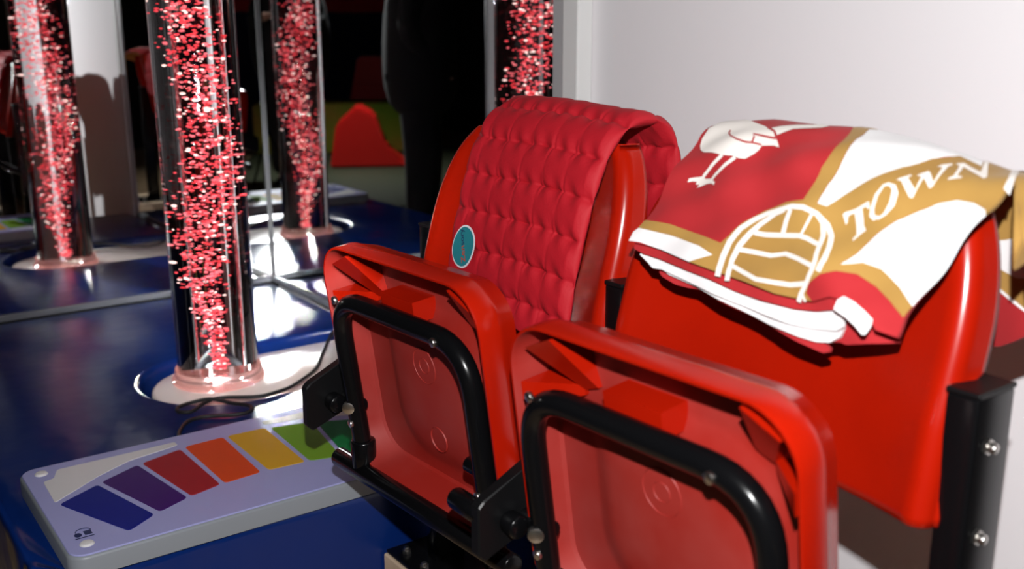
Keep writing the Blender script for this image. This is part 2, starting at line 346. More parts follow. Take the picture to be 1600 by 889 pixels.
p=obj('seat_pan',bm,[M['reddust'],M['red']],seat,smooth=True,sharp=32)
nr=len(rings[0])
for i,pl in enumerate(p.data.polygons):
    if i<8*nr or gus0<=i<gus1: pl.material_index=1
p['label']='folded-up seat pan seen from its dusty ribbed underside'
# black tube frame under the pan
xl,xr=1.874,2.214
bm=bmesh.new(); tube(bm,roundpath([pan(xl,.385,-.004),pan(xl,.086,-.004),pan(xr,.086,-.004),pan(xr,.385,-.004)],.075,9),.0150,18)
bm2=None
fr=obj('tube_frame',bm,M['black'],seat,smooth=True,sharp=60)
for x,b in ((1.896,.084),(2.158,.088),(1.876,.300),(2.214,.300)):
    bm=bmesh.new(); c=pan(x,b,-.004); n=(pan(x,b,1)-pan(x,b,0)).normalized(); cyl(bm,c+n*.012,c+n*.0185,.0068,14,bev=.002); obj('bolt',bm,M['chrome'],fr,smooth=True)
bm=bmesh.new(); cyl(bm,pan(1.800,.388,.006),pan(2.270,.388,.006),.0165,20,bev=.003); obj('pivot_bar',bm,M['black'],seat,smooth=True,sharp=50)
for sx,x in ((-1,xl),(1,xr)):
    bm=bmesh.new(); cyl(bm,pan(x,.335,-.006),pan(x,.388,0),.0205,16,bev=.004); obj('hinge_clamp',bm,M['black'],seat,smooth=True,sharp=50)
    bm=bmesh.new(); cyl(bm,pan(x-.040,.272,-.008),pan(x+.012,.272,-.008),.0125,16,bev=.002); obj('hinge_pin',bm,M['black'],seat,smooth=True,sharp=50)
bm=bmesh.new(); cyl(bm,pan(1.872,.272,.006),pan(1.880,.272,.0135),.0105,16,bev=.002); obj('hinge_bolt',bm,M['chrome'],seat,smooth=True)
# backrest shell
BC=2.022
def backy(u,z):
    return -.430+.165*(z-.40)-.050*(1-.4*min(1,max(0,(z-.5)/.2)))*abs(u)**2.4
def halfw(z,u):            # half width of the shell at height z (rounded shoulders)
    zt=.735; w0=.222
    if u<0: return w0-.150*(1-math.sqrt(max(0,1-max(0,(z-.52)/(zt-.52))**2.7)))
    return w0-.070*(1-math.sqrt(max(0,1-max(0,(z-.56)/(zt-.56))**2.3)))
bm=bmesh.new(); nu,nv=40,34; rows=[]
for j in range(nv+1):
    v=j/nv; row=[]
    for i in range(nu+1):
        u=-1+2*i/nu
        zb=.386+.014*abs(u)**2.5
        z=zb+(.730-.011*abs(u)**4-zb)*v; hw=halfw(z,u)
        row.append(bm.verts.new((BC+hw*u,backy(u,z),z)))
    # rolled side lips going back, with a step where the post stands behind the shell
    z=row[-1].co.z; L=(.042 if z>.545 else .020)
    if z>.60: L-=.009*min(1,(z-.60)/.1)
    for s,idx in ((-1,0),(1,-1)):
        e=row[idx].co; ext=[]
        for k in range(1,6):
            a=k/5*PI/2
            ext.append(bm.verts.new((e.x+s*.016*math.sin(a),e.y+.016*(1-math.cos(a)),e.z)))
        for k in range(1,5):
            ext.append(bm.verts.new((e.x+s*(.016+.001*k),e.y+.016+(L-.016)*k/4,e.z)))
        if s<0: row=ext[::-1]+row
        else: row=row+ext
    rows.append(row)
for A,B in zip(rows,rows[1:]):
    for k in range(len(A)-1): bm.faces.new((A[k],A[k+1],B[k+1],B[k]))
# rolled top lip
top=rows[-1]; prev=top
for k in range(1,6):
    a=k/5*PI/2; r=.014
    cur=[]
    for q_,v in enumerate(top):
        t_=abs((q_-9)/nu*2-1); rr=r*max(.03,1-t_**8) if t_<=1 else r*.03
        cur.append(bm.verts.new((v.co.x,v.co.y+rr*(1-math.cos(a)),v.co.z+rr*math.sin(a)*.7)))
    for i in range(len(cur)-1): bm.faces.new((prev[i],prev[i+1],cur[i+1],cur[i]))
    prev=cur
bmesh.ops.recalc_face_normals(bm,faces=bm.faces)
p=obj('backrest',bm,M['red'],seat,smooth=True,sharp=50)
md=p.modifiers.new('thickness','SOLIDIFY'); md.thickness=.005; md.offset=0
# second seat : copies of every part
def copytree(o,par=None):
    c=o.copy(); C.objects.link(c)
    if par is not None: c.parent=par
    for ch in [x for x in o.children]: copytree(ch,c)
    return c
seat_b=copytree(seat); seat_b.location=O1+Vector((DX,DY,0))
seat_b['label']='red tip-up seat nearest the camera, white and gold flag over its backrest'
# ------------------------------------------------------------------ stand of the seats
st=thing('seat_stand','black steel stand with upright posts and hinge brackets carrying both red seats','stand',(2.23,-.42,-.106))
for i in range(3):
    x=1.7475+DX*i; oy=DY*i-.012
    bm=bmesh.new(); bx(bm,x,x+.034,-.436+oy,-.372+oy,-.100,.540,.003); po=obj('post',bm,M['black'],st,smooth=True,sharp=40)
    bm=bmesh.new(); bx(bm,x-.001,x+.035,-.437+oy,-.371+oy,.540,.546,.002); obj('post_cap',bm,M['blackp'],po)
    for z in (.490,.395,.05):
        bm=bmesh.new(); cyl(bm,(x+.033,-.415+oy,z),(x+.038,-.415+oy,z),.0085,6); cyl(bm,(x+.037,-.415+oy,z),(x+.045,-.415+oy,z),.0055,14,bev=.002); obj('bolt',bm,M['chrome'],po,smooth=True)
    # hinge bracket: flat bar reaching forwards and down from the post
    bm=bmesh.new(); xb=x+.062
    pr=[(y+oy,z) for y,z in [(-.700,.252),(-.700,.316),(-.692,.324),(-.620,.357),(-.560,.375),(-.560,.296),(-.600,.279),(-.690,.243)]]
    A=[bm.verts.new((xb,y,z)) for y,z in pr]; B=[bm.verts.new((xb+.018,y,z)) for y,z in pr]
    bm.faces.new(A); bm.faces.new(B[::-1])
    for k in range(len(pr)): bm.faces.new((A[k],A[(k+1)%len(pr)],B[(k+1)%len(pr)],B[k]))
    bmesh.ops.bevel(bm,geom=bm.edges[:],offset=.002,segments=1,affect='EDGES')
    obj('hinge_bracket',bm,M['blackp'],st)
    bm=bmesh.new(); tube(bm,roundpath([(x+.017,-.425+oy,.24),(x+.017,-.47+oy,.26),(xb+.009,-.575+oy,.325)],.02,4),.014,14); obj('bracket_arm',bm,M['black'],st,smooth=True)
    if i:
        bm=bmesh.new(); cyl(bm,(xb-.055,-.686+oy,.300),(xb+.01,-.686+oy,.300),.0145,18,bev=.003); obj('stop_pin',bm,M['black'],st,smooth=True,sharp=50)
    bm=bmesh.new(); cyl(bm,(xb+.017,-.655+oy,.288),(xb+.042,-.655+oy,.288),.015,18,bev=.003); obj('hinge_pin',bm,M['black'],st,smooth=True,sharp=50)
    bm=bmesh.new(); bx(bm,x-.065,x+.125,-.500,-.345,-.106,-.098,.002); fp=obj('foot_plate',bm,M['black'],st)
    for dx_,dy_ in ((-.030,-.475),(.040,-.478),(-.030,-.372),(.095,-.372)):
        bm=bmesh.new(); cyl(bm,(x+dx_,dy_,-.098),(x+dx_,dy_,-.092),.009,6); cyl(bm,(x+dx_,dy_,-.092),(x+dx_,dy_,-.086),.0055,12,bev=.0015); obj('bolt',bm,M['chrome'],fp)
bm=bmesh.new(); bx(bm,1.680,3.05,-.505,-.335,FZ+.001,-.1065,.003)
tag(setorg(obj('timber_beam',bm,M['wood']),(2.3,-.42,FZ)),'pale timber beam under the black foot plates of the seats','beam')
# ------------------------------------------------------------------ quilted blanket
BP=[(-0.49,0.447),(-0.484,0.487),(-0.476,0.547),(-0.464,0.607),(-0.448,0.667),(-0.43,0.712),(-0.406,0.742),(-0.374,0.757),(-0.34,0.755),(-0.312,0.735),(-0.298,0.697),(-0.294,0.647),(-0.296,0.587),(-0.302,0.537)]
def arcl(P):
    L=[0.0]
    for a,b in zip(P,P[1:]): L.append(L[-1]+math.dist(a,b))
    return L
BL=arcl(BP)
FP=[(-0.554,0.488),(-0.546,0.528),(-0.534,0.568),(-0.519,0.608),(-0.499,0.658),(-0.476,0.703),(-0.449,0.741),(-0.419,0.765),(-0.386,0.774),(-0.352,0.77),(-0.319,0.753),(-0.294,0.718),(-0.279,0.668),(-0.272,0.608),(-0.269,0.548)]
FL=[0.0]
for _a,_b in zip(FP,FP[1:]): FL.append(FL[-1]+math.dist(_a,_b))
def crom(P,T,t):
    t=min(max(t,T[0]),T[-1]-1e-9); i=0
    while T[i+1]<=t: i+=1
    p1,p2=P[i],P[i+1]; p0=P[i-1] if i else p1; p3=P[i+2] if i+2<len(P) else p2
    u=(t-T[i])/(T[i+1]-T[i])
    return tuple(.5*(2*b+(c-a)*u+(2*a-5*b+4*c-d)*u*u+(3*b-a-3*c+d)*u**3) for a,b,c,d in zip(p0,p1,p2,p3))
RZ=[(2.30,-.028),(2.40,-.010),(2.46,-.004),(2.50,-.004),(2.60,-.005),(2.66,-.014),(2.70,-.022),(2.75,-.034),(2.80,-.034),(2.90,-.05)]
def rz(x):
    x=min(max(x,RZ[0][0]),RZ[-1][0])
    for (a,p),(b,q) in zip(RZ,RZ[1:]):
        if x<=b: return p+(q-p)*(x-a)/(b-a)
def F0(x,s):
    y,z=crom(FP,FL,s)
    w=min(1,max(0,(z-.5)/.26)); w=w*w*(3-2*w)
    return (x,y,z+rz(x)*w)
UB=[0,.036,.088,.140,.190,.238,.296]; UW=UB[-1]; CV=.0575; VOFF=.018
def quilt(u,s):
    for a,b in zip(UB,UB[1:]):
        if u<=b+1e-6: fu=math.sin(PI*min(1,max(0,(u-a)/(b-a)))); break
    fv=abs(math.sin(PI*(s+VOFF+.004*math.sin(u*21)+.006*u/.3)/CV))
    ed=min(1,min(u,UW-u)/.014)**.5 if 0<u<UW else 0
    puff=.0120*fv**.42*(.84+.16*max(fu,0)**.35)*ed
    return puff+.0009*math.sin(u*190+s*60)*(1-fv)*3*(fu>.1)
def blank(u,s,h):
    y,z=crom(BP,BL,s); y2,z2=crom(BP,BL,s+.004); d=Vector((y2-y,z2-z)); 
    if d.length<1e-9: y1,z1=crom(BP,BL,s-.004); d=Vector((y-y1,z-z1))
    d.normalize(); n=Vector((-d.y,d.x))           # outwards
    tt=min(1,s/.33); x=1.898+.018*tt+u*(1.05+.01*tt)
    sag=-.010*math.sin(PI*u/.296)
    return Vector((x,y+n.x*h-sag*0,z+n.y*h+.004*math.sin(u*17)))
nu,nv=150,230; SL=BL[-1]
bm=bmesh.new(); G=[];H=[]
for j in range(nv+1):
    s=SL*j/nv; G.append([bm.verts.new(blank(UW*i/nu,s,quilt(UW*i/nu,s))) for i in range(nu+1)]); H.append([bm.verts.new(blank(UW*i/nu,s,-.95*quilt(UW*i/nu,s)-.001)) for i in range(nu+1)])
for Q in (G,H):
    for j in range(nv):
        for i in range(nu): bm.faces.new((Q[j][i],Q[j][i+1],Q[j+1][i+1],Q[j+1][i]))
bd=[(0,i) for i in range(nu)]+[(j,nu) for j in range(nv)]+[(nv,i) for i in range(nu,0,-1)]+[(j,0) for j in range(nv,0,-1)]
for a,b in zip(bd,bd[1:]+bd[:1]): bm.faces.new((G[a[0]][a[1]],H[a[0]][a[1]],H[b[0]][b[1]],G[b[0]][b[1]]))
t=thing('quilted_blanket','crimson quilted blanket with a round teal patch draped over a red seat back','blanket',(2.03,-.37,.735))
obj('quilt',bm,M['crimson'],t,smooth=True,sharp=80)
# teal patch
PU,PS=.047,.093
def patchpt(a,b,h): return blank(PU+a,PS+b,.0102+h)
bm=bmesh.new()
for rad,hh,mi in ((.0335,.0018,0),(.0305,.0026,1)):
    rg=[[bm.verts.new(patchpt(.88*r*math.cos(2*PI*k/40)*(1+.05*math.sin(4*PI*k/40)),r*math.sin(2*PI*k/40),hh)) for k in range(40)] for r in (rad,rad*.66,rad*.33)]
    ce=bm.verts.new(patchpt(0,0,hh))
    for A,B in zip(rg,rg[1:]):
        for k in range(40): bm.faces.new((A[k],A[(k+1)%40],B[(k+1)%40],B[k])).material_index=mi
    for k in range(40): bm.faces.new((rg[-1][k],rg[-1][(k+1)%40],ce)).material_index=mi
pa=obj('round_patch',bm,[M['patchedge'],M['teal']],t,smooth=True); pa['label']='round teal patch with a white border'
def textmesh(body,size):
    cu=bpy.data.curves.new('txt','FONT'); cu.body=body; cu.size=size; cu.offset=size*.012
    o=bpy.data.objects.new('txt',cu); C.objects.link(o); dg=bpy.context.evaluated_depsgraph_get(); me=bpy.data.meshes.new_from_object(o.evaluated_get(dg))
    bpy.data.objects.remove(o); bpy.data.curves.remove(cu); return me
def lettering(name,body,size,mt,off,ang):
    me=textmesh(body,size); bm=bmesh.new(); bm.from_mesh(me); w=max(v.co.x for v in bm.verts)
    ca,sa=math.cos(ang),math.sin(ang)
    for v in bm.verts:
        x,y=v.co.x+off[0],v.co.y+off[1]; v.co=patchpt((x*ca-y*sa)*.9,x*sa+y*ca,.0034)
    obj(name,bm,M[mt],pa); return w
AN=math.radians(112)
w1=lettering('lettering','Zen',.0165,'inkred',(-.0255,-.005),AN)
lettering('lettering','sory',.0150,'inknavy',(-.0255+w1+.0005,-.005),AN)
for u,s in ((.185,.012),(.262,.014)):
    bm=bmesh.new(); a=blank(u,s,.006); cyl(bm,a,a+Vector((0,-.009,.002)),.0085,18,bev=.003); obj('button',bm,M['brown'],t,smooth=True)
# ------------------------------------------------------------------ folded flag
FLAG=[('base',[(2.717,0.1238),(2.7105,0.1316),(2.7039,0.1392),(2.6974,0.1417),(2.6907,0.1443),(2.6835,0.1434),(2.6762,0.1425),(2.6628,0.1412),(2.6559,0.1377),(2.6489,0.1342),(2.6418,0.1306),(2.6328,0.1296),(2.6236,0.1286),(2.6143,0.1276),(2.6049,0.1266),(2.5952,0.1258),(2.5852,0.127),(2.575,0.1281),(2.5647,0.1292),(2.5543,0.1304),(2.5438,0.1311),(2.5331,0.1319),(2.5224,0.1326),(2.5114,0.1334),(2.5013,0.1343),(2.491,0.1354),(2.4806,0.1364),(2.4701,0.1374),(2.4595,0.1386),(2.4487,0.1403),(2.4377,0.142),(2.4265,0.1437),(2.4151,0.1455),(2.3946,0.1475),(2.383,0.148),(2.3713,0.1485),(2.3632,0.1517),(2.3655,0.1617),(2.3703,0.1709),(2.3748,0.1802),(2.3777,0.1881),(2.3804,0.196),(2.3831,0.2039),(2.3842,0.2123),(2.3851,0.2208),(2.3857,0.2295),(2.3862,0.2377),(2.3865,0.246),(2.3865,0.2544),(2.3884,0.265),(2.3894,0.2766),(2.3905,0.2856),(2.3905,0.2958),(2.3887,0.3081),(2.37,0.42),(2.45,0.42),(2.55,0.42),(2.65,0.42),(2.75,0.42),(2.82,0.42),(2.82,0.2296621640162903),(2.7755,0.3298),(2.7767,0.3172),(2.7763,0.3067),(2.7763,0.2982),(2.7759,0.2905),(2.7752,0.2834),(2.7738,0.2803),(2.7721,0.2734),(2.7702,0.266),(2.7684,0.2576),(2.7664,0.2495),(2.7648,0.2427),(2.7631,0.2359),(2.7614,0.2289),(2.7596,0.2215),(2.7581,0.2137),(2.7564,0.206),(2.7547,0.1983),(2.753,0.1907),(2.7508,0.1825),(2.7486,0.1738),(2.7463,0.1651),(2.7437,0.1564),(2.7411,0.1477),(2.7403,0.1402),(2.7394,0.1324),(2.7386,0.1244)]),
('white',[(2.595,0.355),(2.6031,0.3322),(2.6043,0.3194),(2.6067,0.3069),(2.6077,0.2959),(2.6079,0.2862),(2.6081,0.2788),(2.6079,0.2709),(2.6075,0.2631),(2.6068,0.2556),(2.6076,0.2473),(2.6081,0.2391),(2.6085,0.231),(2.6191,0.2318),(2.6235,0.2375),(2.6278,0.2431),(2.632,0.2489),(2.6366,0.2537),(2.6411,0.2586),(2.6455,0.2637),(2.6498,0.2689),(2.6539,0.2743),(2.6579,0.2793),(2.6617,0.2843),(2.6653,0.2895),(2.6687,0.2951),(2.6719,0.3009),(2.6768,0.3066),(2.6814,0.3128),(2.6856,0.319),(2.6892,0.3258),(2.7053,0.351),(2.73,0.34890162027708815),(2.7,0.42),(2.5900000000000003,0.42)]),
('white',[(2.6638,0.1761),(2.6691,0.1845),(2.6743,0.1928),(2.6774,0.1997),(2.6805,0.2066),(2.6835,0.2137),(2.6863,0.2207),(2.6899,0.228),(2.6934,0.2348),(2.6967,0.2415),(2.7014,0.2477),(2.7058,0.2542),(2.7102,0.2607),(2.7151,0.266),(2.7199,0.2714),(2.7245,0.277),(2.73,0.28),(2.7355,0.2831),(2.7408,0.2863),(2.7488,0.2883),(2.7574,0.2885),(2.771,0.2832),(2.776,0.2761),(2.7748,0.2689),(2.7733,0.2621),(2.7718,0.2555),(2.7702,0.249),(2.7685,0.2427),(2.7667,0.2363),(2.7653,0.23),(2.7637,0.2232),(2.7621,0.2164),(2.7605,0.2097),(2.7588,0.203),(2.757,0.1963),(2.7552,0.1896),(2.7531,0.183),(2.751,0.1763),(2.7488,0.1693),(2.7466,0.1623),(2.7398,0.1674),(2.7329,0.1725),(2.7258,0.1776),(2.7182,0.1811),(2.7106,0.1845),(2.7028,0.1878),(2.6932,0.1874),(2.6833,0.187),(2.6769,0.1834),(2.6704,0.1798)]),
('white',[(2.3649,0.1628),(2.37,0.1687),(2.3817,0.1674),(2.3933,0.1662),(2.4045,0.1653),(2.4155,0.1647),(2.4263,0.1641),(2.439,0.1622),(2.4514,0.1602),(2.4636,0.1586),(2.4754,0.1574),(2.4867,0.1543),(2.4979,0.1512),(2.488,0.1466),(2.4781,0.1419),(2.4679,0.137),(2.4578,0.1384),(2.4473,0.1401),(2.4368,0.1419),(2.426,0.1437),(2.4151,0.1455),(2.404,0.1467),(2.3925,0.1483),(2.3809,0.1501),(2.364,0.1498)]),
('gold',[(2.5904,0.2727),(2.5912,0.2643),(2.5917,0.2565),(2.5919,0.2489),(2.5921,0.2397),(2.592,0.2305),(2.5811,0.2279),(2.5699,0.2251),(2.5616,0.2208),(2.5531,0.2164),(2.5445,0.2121),(2.5379,0.2058),(2.5313,0.1995),(2.5245,0.1932),(2.5204,0.1869),(2.5163,0.1805),(2.512,0.174),(2.5048,0.1658),(2.4933,0.1672),(2.4817,0.1687),(2.4699,0.1701),(2.4581,0.1713),(2.4458,0.1732),(2.4332,0.1752),(2.4205,0.1772),(2.4095,0.1776),(2.3983,0.1781),(2.3867,0.1791),(2.3748,0.1802),(2.37,0.1687),(2.3817,0.1674),(2.3933,0.1662),(2.4045,0.1653),(2.4155,0.1647),(2.4263,0.1641),(2.439,0.1622),(2.4514,0.1602),(2.4636,0.1586),(2.4754,0.1574),(2.4867,0.1543),(2.4979,0.1512),(2.488,0.1466),(2.4781,0.1419),(2.4679,0.137),(2.4791,0.1361),(2.49,0.1352),(2.5008,0.1342),(2.5114,0.1334),(2.5224,0.1326),(2.5331,0.1319),(2.5438,0.1311),(2.5543,0.1304),(2.5647,0.1292),(2.575,0.1281),(2.5852,0.127),(2.5952,0.1258),(2.6049,0.1266),(2.6143,0.1276),(2.6236,0.1286),(2.6328,0.1296),(2.6418,0.1306),(2.6331,0.137),(2.6358,0.1475),(2.6425,0.1537),(2.6491,0.1599),(2.6562,0.1641),(2.6633,0.1684),(2.6726,0.1709),(2.6819,0.1733),(2.6892,0.1716),(2.6964,0.1699),(2.7036,0.1683),(2.71,0.1654),(2.7164,0.1625),(2.7227,0.1596),(2.7288,0.1558),(2.7348,0.1519),(2.7407,0.1479),(2.7437,0.1551),(2.7466,0.1623),(2.7398,0.1674),(2.7329,0.1725),(2.7258,0.1776),(2.7182,0.1811),(2.7106,0.1845),(2.7028,0.1878),(2.6932,0.1874),(2.6833,0.187),(2.6769,0.1834),(2.6704,0.1798),(2.6638,0.1761),(2.6691,0.1845),(2.6743,0.1928),(2.6774,0.1997),(2.6805,0.2066),(2.6835,0.2137),(2.6863,0.2207),(2.6899,0.228),(2.6934,0.2348),(2.6967,0.2415),(2.7014,0.2477),(2.7058,0.2542),(2.7102,0.2607),(2.7151,0.266),(2.7199,0.2714),(2.7245,0.277),(2.73,0.28),(2.7355,0.2831),(2.7408,0.2863),(2.7488,0.2883),(2.7574,0.2885),(2.771,0.2832),(2.776,0.2761),(2.7756,0.2849),(2.7761,0.2916),(2.7764,0.2988),(2.7763,0.3067),(2.7767,0.3172),(2.7755,0.3298),(2.835,0.2296621640162903),(2.835,0.42),(2.7,0.42),(2.73,0.34890162027708815),(2.7053,0.351),(2.7024,0.3428),(2.6986,0.3362),(2.6941,0.3307),(2.6892,0.3258),(2.6856,0.319),(2.6814,0.3128),(2.6768,0.3066),(2.6719,0.3009),(2.6687,0.2951),(2.6653,0.2895),(2.6617,0.2843),(2.6579,0.2793),(2.6539,0.2743),(2.6498,0.2689),(2.6455,0.2637),(2.6411,0.2586),(2.6366,0.2537),(2.632,0.2489),(2.6278,0.2431),(2.6235,0.2375),(2.6191,0.2318),(2.6085,0.231),(2.6081,0.2391),(2.6076,0.2473),(2.6068,0.2556),(2.6075,0.2631),(2.6079,0.2709),(2.6081,0.2788),(2.6079,0.2862),(2.6077,0.2959),(2.6067,0.3069),(2.6043,0.3194),(2.6031,0.3322),(2.595,0.355),(2.591,0.42),(2.5745999999999998,0.42),(2.5786,0.3496),(2.5875,0.3298),(2.5908,0.318),(2.5919,0.3081),(2.592,0.2995),(2.5921,0.2899),(2.5915,0.2813)]),
('pale',[(2.5161,0.1289),(2.5146,0.1378),(2.5157,0.1512),(2.5183,0.1597),(2.5208,0.1682),(2.5251,0.1764),(2.5293,0.1846),(2.5353,0.1911),(2.5413,0.1976),(2.5478,0.2024),(2.5543,0.2072),(2.5616,0.2099),(2.5689,0.2127),(2.5762,0.2152),(2.5835,0.2177),(2.5971,0.219),(2.6117,0.2174),(2.6252,0.211),(2.6346,0.2013),(2.6411,0.1893),(2.6447,0.1766),(2.644,0.1693),(2.6432,0.1621),(2.6492,0.1616),(2.6499,0.1692),(2.6506,0.1769),(2.6487,0.184),(2.6466,0.191),(2.6431,0.1976),(2.6395,0.2042),(2.6341,0.2097),(2.6287,0.2153),(2.621,0.219),(2.6131,0.2228),(2.6047,0.2236),(2.5961,0.2248),(2.5805,0.2234),(2.5729,0.2208),(2.5652,0.2181),(2.5575,0.2152),(2.5496,0.2122),(2.5427,0.207),(2.5356,0.2018),(2.5292,0.1948),(2.5228,0.1878),(2.5184,0.1793),(2.5138,0.1704),(2.5112,0.1614),(2.5084,0.1525),(2.5078,0.1454),(2.5071,0.1381),(2.5087,0.1284)]),
('pale',[(2.5309,0.1269),(2.5278,0.1378),(2.5281,0.1507),(2.5309,0.1583),(2.5336,0.166),(2.5385,0.1739),(2.5433,0.182),(2.5476,0.1882),(2.5519,0.1945),(2.5585,0.2011),(2.565,0.2078),(2.5759,0.2133),(2.5718,0.2181),(2.56,0.2121),(2.5532,0.205),(2.5462,0.1979),(2.5418,0.1914),(2.5372,0.1848),(2.5323,0.1766),(2.5272,0.1683),(2.5243,0.1601),(2.5213,0.1519),(2.5212,0.1448),(2.521,0.1375),(2.5243,0.1257)]),
('pale',[(2.6108,0.2182),(2.6199,0.2118),(2.626,0.1994),(2.6282,0.1921),(2.6305,0.1848),(2.6333,0.1778),(2.6361,0.1706),(2.6359,0.1614),(2.6311,0.1491),(2.6278,0.1423),(2.6244,0.1353),(2.6235,0.1253),(2.6289,0.1249),(2.6296,0.134),(2.6329,0.1408),(2.6361,0.1474),(2.6386,0.154),(2.6411,0.1605),(2.6413,0.1715),(2.6384,0.1789),(2.6355,0.1861),(2.6333,0.1934),(2.631,0.2008),(2.6276,0.2076),(2.6242,0.2145),(2.614,0.222)]),
('pale',[(2.5456,0.1825),(2.5599,0.1833),(2.5699,0.1848),(2.5798,0.1864),(2.591,0.188),(2.6019,0.1898),(2.6111,0.1898),(2.6199,0.1884),(2.6286,0.187),(2.6293,0.1916),(2.6205,0.193),(2.6116,0.1945),(2.6006,0.1944),(2.5894,0.1927),(2.5779,0.1911),(2.5682,0.1896),(2.5583,0.1881),(2.5444,0.1874)]),
('pale',[(2.5323,0.1612),(2.5432,0.1618),(2.5539,0.1623),(2.5647,0.1625),(2.5754,0.1627),(2.5847,0.1652),(2.5939,0.1677),(2.6041,0.1666),(2.6141,0.1659),(2.6225,0.1648),(2.6309,0.1637),(2.6391,0.1625),(2.6399,0.1671),(2.6316,0.1683),(2.6232,0.1694),(2.6147,0.1706),(2.604,0.1713),(2.593,0.1725),(2.5835,0.17),(2.5739,0.1674),(2.5636,0.1673),(2.5531,0.1671),(2.5423,0.1666),(2.5314,0.1661)]),
('pale',[(2.5237,0.1428),(2.5339,0.1407),(2.544,0.1386),(2.5562,0.1362),(2.5681,0.1337),(2.5805,0.1345),(2.5926,0.1352),(2.6027,0.1364),(2.6124,0.1379),(2.623,0.1411),(2.6335,0.1443),(2.6318,0.1488),(2.6215,0.1457),(2.6111,0.1425),(2.6016,0.1411),(2.5918,0.1401),(2.5802,0.1394),(2.5683,0.1387),(2.5569,0.1411),(2.5452,0.1434),(2.5351,0.1455),(2.5249,0.1476)]),
('pale',[(2.5791,0.2177),(2.5781,0.2044),(2.5778,0.1972),(2.5774,0.1901),(2.5829,0.1893),(2.5833,0.1963),(2.5836,0.2034),(2.5846,0.2165)]),
('pale',[(2.607,0.2184),(2.6044,0.2054),(2.6019,0.1937),(2.6046,0.1932),(2.6071,0.2049),(2.6097,0.2178)]),
('pale',[(2.6317,0.1457),(2.627,0.135),(2.6331,0.1268),(2.6356,0.1286),(2.6301,0.1352),(2.6345,0.1448)]),
('pale',[(2.402,0.2878),(2.3966,0.3001),(2.3954,0.3175),(2.3956,0.3359),(2.3984,0.3515),(2.411,0.3506),(2.4227,0.3504),(2.4534,0.3336),(2.472,0.3266),(2.4859,0.3192),(2.5004,0.3133),(2.5074,0.3067),(2.5095,0.3027),(2.5142,0.2982),(2.5203,0.2915),(2.5115,0.2935),(2.4963,0.2906),(2.4957,0.2851),(2.4925,0.2788),(2.486,0.2695),(2.4773,0.2684),(2.4702,0.2698),(2.4551,0.2685),(2.4365,0.2725),(2.42,0.275),(2.4093,0.2805)]),
('pale',[(2.4899,0.3199),(2.5,0.3259),(2.5082,0.3295),(2.5161,0.3335),(2.5251,0.3368),(2.5337,0.3404),(2.5418,0.3446),(2.5535,0.3403),(2.5502,0.3337),(2.5433,0.33),(2.5361,0.3266),(2.5285,0.3234),(2.5207,0.3205),(2.5146,0.3138),(2.5078,0.3072),(2.5011,0.3134)]),
('pale',[(2.4524,0.2707),(2.4474,0.2642),(2.4421,0.258),(2.4384,0.2518),(2.4344,0.2458),(2.433,0.2407),(2.4381,0.2387),(2.4393,0.2432),(2.4469,0.255),(2.4522,0.261),(2.4572,0.2672)]),
('pale',[(2.4709,0.2702),(2.463,0.258),(2.4589,0.2513),(2.4544,0.245),(2.4517,0.2381),(2.457,0.2357),(2.4595,0.2422),(2.4637,0.2487),(2.4677,0.2553),(2.4757,0.2671)]),
('pale',[(2.416,0.2344),(2.4157,0.2392),(2.4222,0.2411),(2.4263,0.2418),(2.4304,0.2424),(2.4344,0.2431),(2.4412,0.2399),(2.4472,0.2396),(2.453,0.2393),(2.4602,0.2352),(2.4639,0.2343),(2.4651,0.2299),(2.4585,0.2325),(2.4536,0.2325),(2.4487,0.2325),(2.445,0.2315),(2.4413,0.2304),(2.4376,0.2293),(2.4338,0.2281),(2.4358,0.2321),(2.4287,0.2328),(2.4293,0.2361),(2.4217,0.2362)]),
('line',[(2.4317,0.3136),(2.4355,0.3054),(2.4482,0.2955),(2.4627,0.2894),(2.4764,0.2882),(2.4844,0.29),(2.4824,0.2989),(2.4778,0.3019),(2.4884,0.3014),(2.4998,0.3008),(2.5109,0.3005),(2.5093,0.3032),(2.4982,0.3036),(2.4867,0.3042),(2.4752,0.3046),(2.4798,0.2992),(2.4817,0.2919),(2.4749,0.2906),(2.4618,0.2917),(2.4483,0.2977),(2.4376,0.306),(2.4355,0.3117)]),
('line',[(2.4837,0.2899),(2.4965,0.2902),(2.4953,0.2922),(2.4825,0.292)]),
('line',[(2.4843,0.3183),(2.5005,0.3107),(2.5084,0.3024),(2.5101,0.3037),(2.5005,0.3136),(2.4827,0.322)]),
('letter',[(2.6387,0.2293),(2.6409,0.2325),(2.6435,0.234),(2.6462,0.2355),(2.6488,0.237),(2.6513,0.2385),(2.6538,0.2406),(2.6562,0.2428),(2.6586,0.2449),(2.661,0.2471),(2.6637,0.2489),(2.6651,0.2462),(2.6664,0.2435),(2.665,0.2419),(2.662,0.2436),(2.6583,0.2407),(2.6597,0.2381),(2.6611,0.2356),(2.6625,0.2331),(2.6639,0.2306),(2.6652,0.228),(2.6665,0.2253),(2.6693,0.2228),(2.672,0.2203),(2.6688,0.2159),(2.6674,0.2131),(2.6661,0.2103),(2.6647,0.2074),(2.6633,0.2046),(2.6621,0.207),(2.6629,0.2098),(2.6637,0.2126),(2.6618,0.2157),(2.66,0.2189),(2.6581,0.2221),(2.6564,0.2252),(2.6547,0.2284),(2.6529,0.2314),(2.6512,0.2343),(2.6473,0.2317),(2.6449,0.2288),(2.6457,0.2258),(2.6465,0.2227),(2.6458,0.2196),(2.6441,0.222),(2.6423,0.2244),(2.6405,0.2269)]),
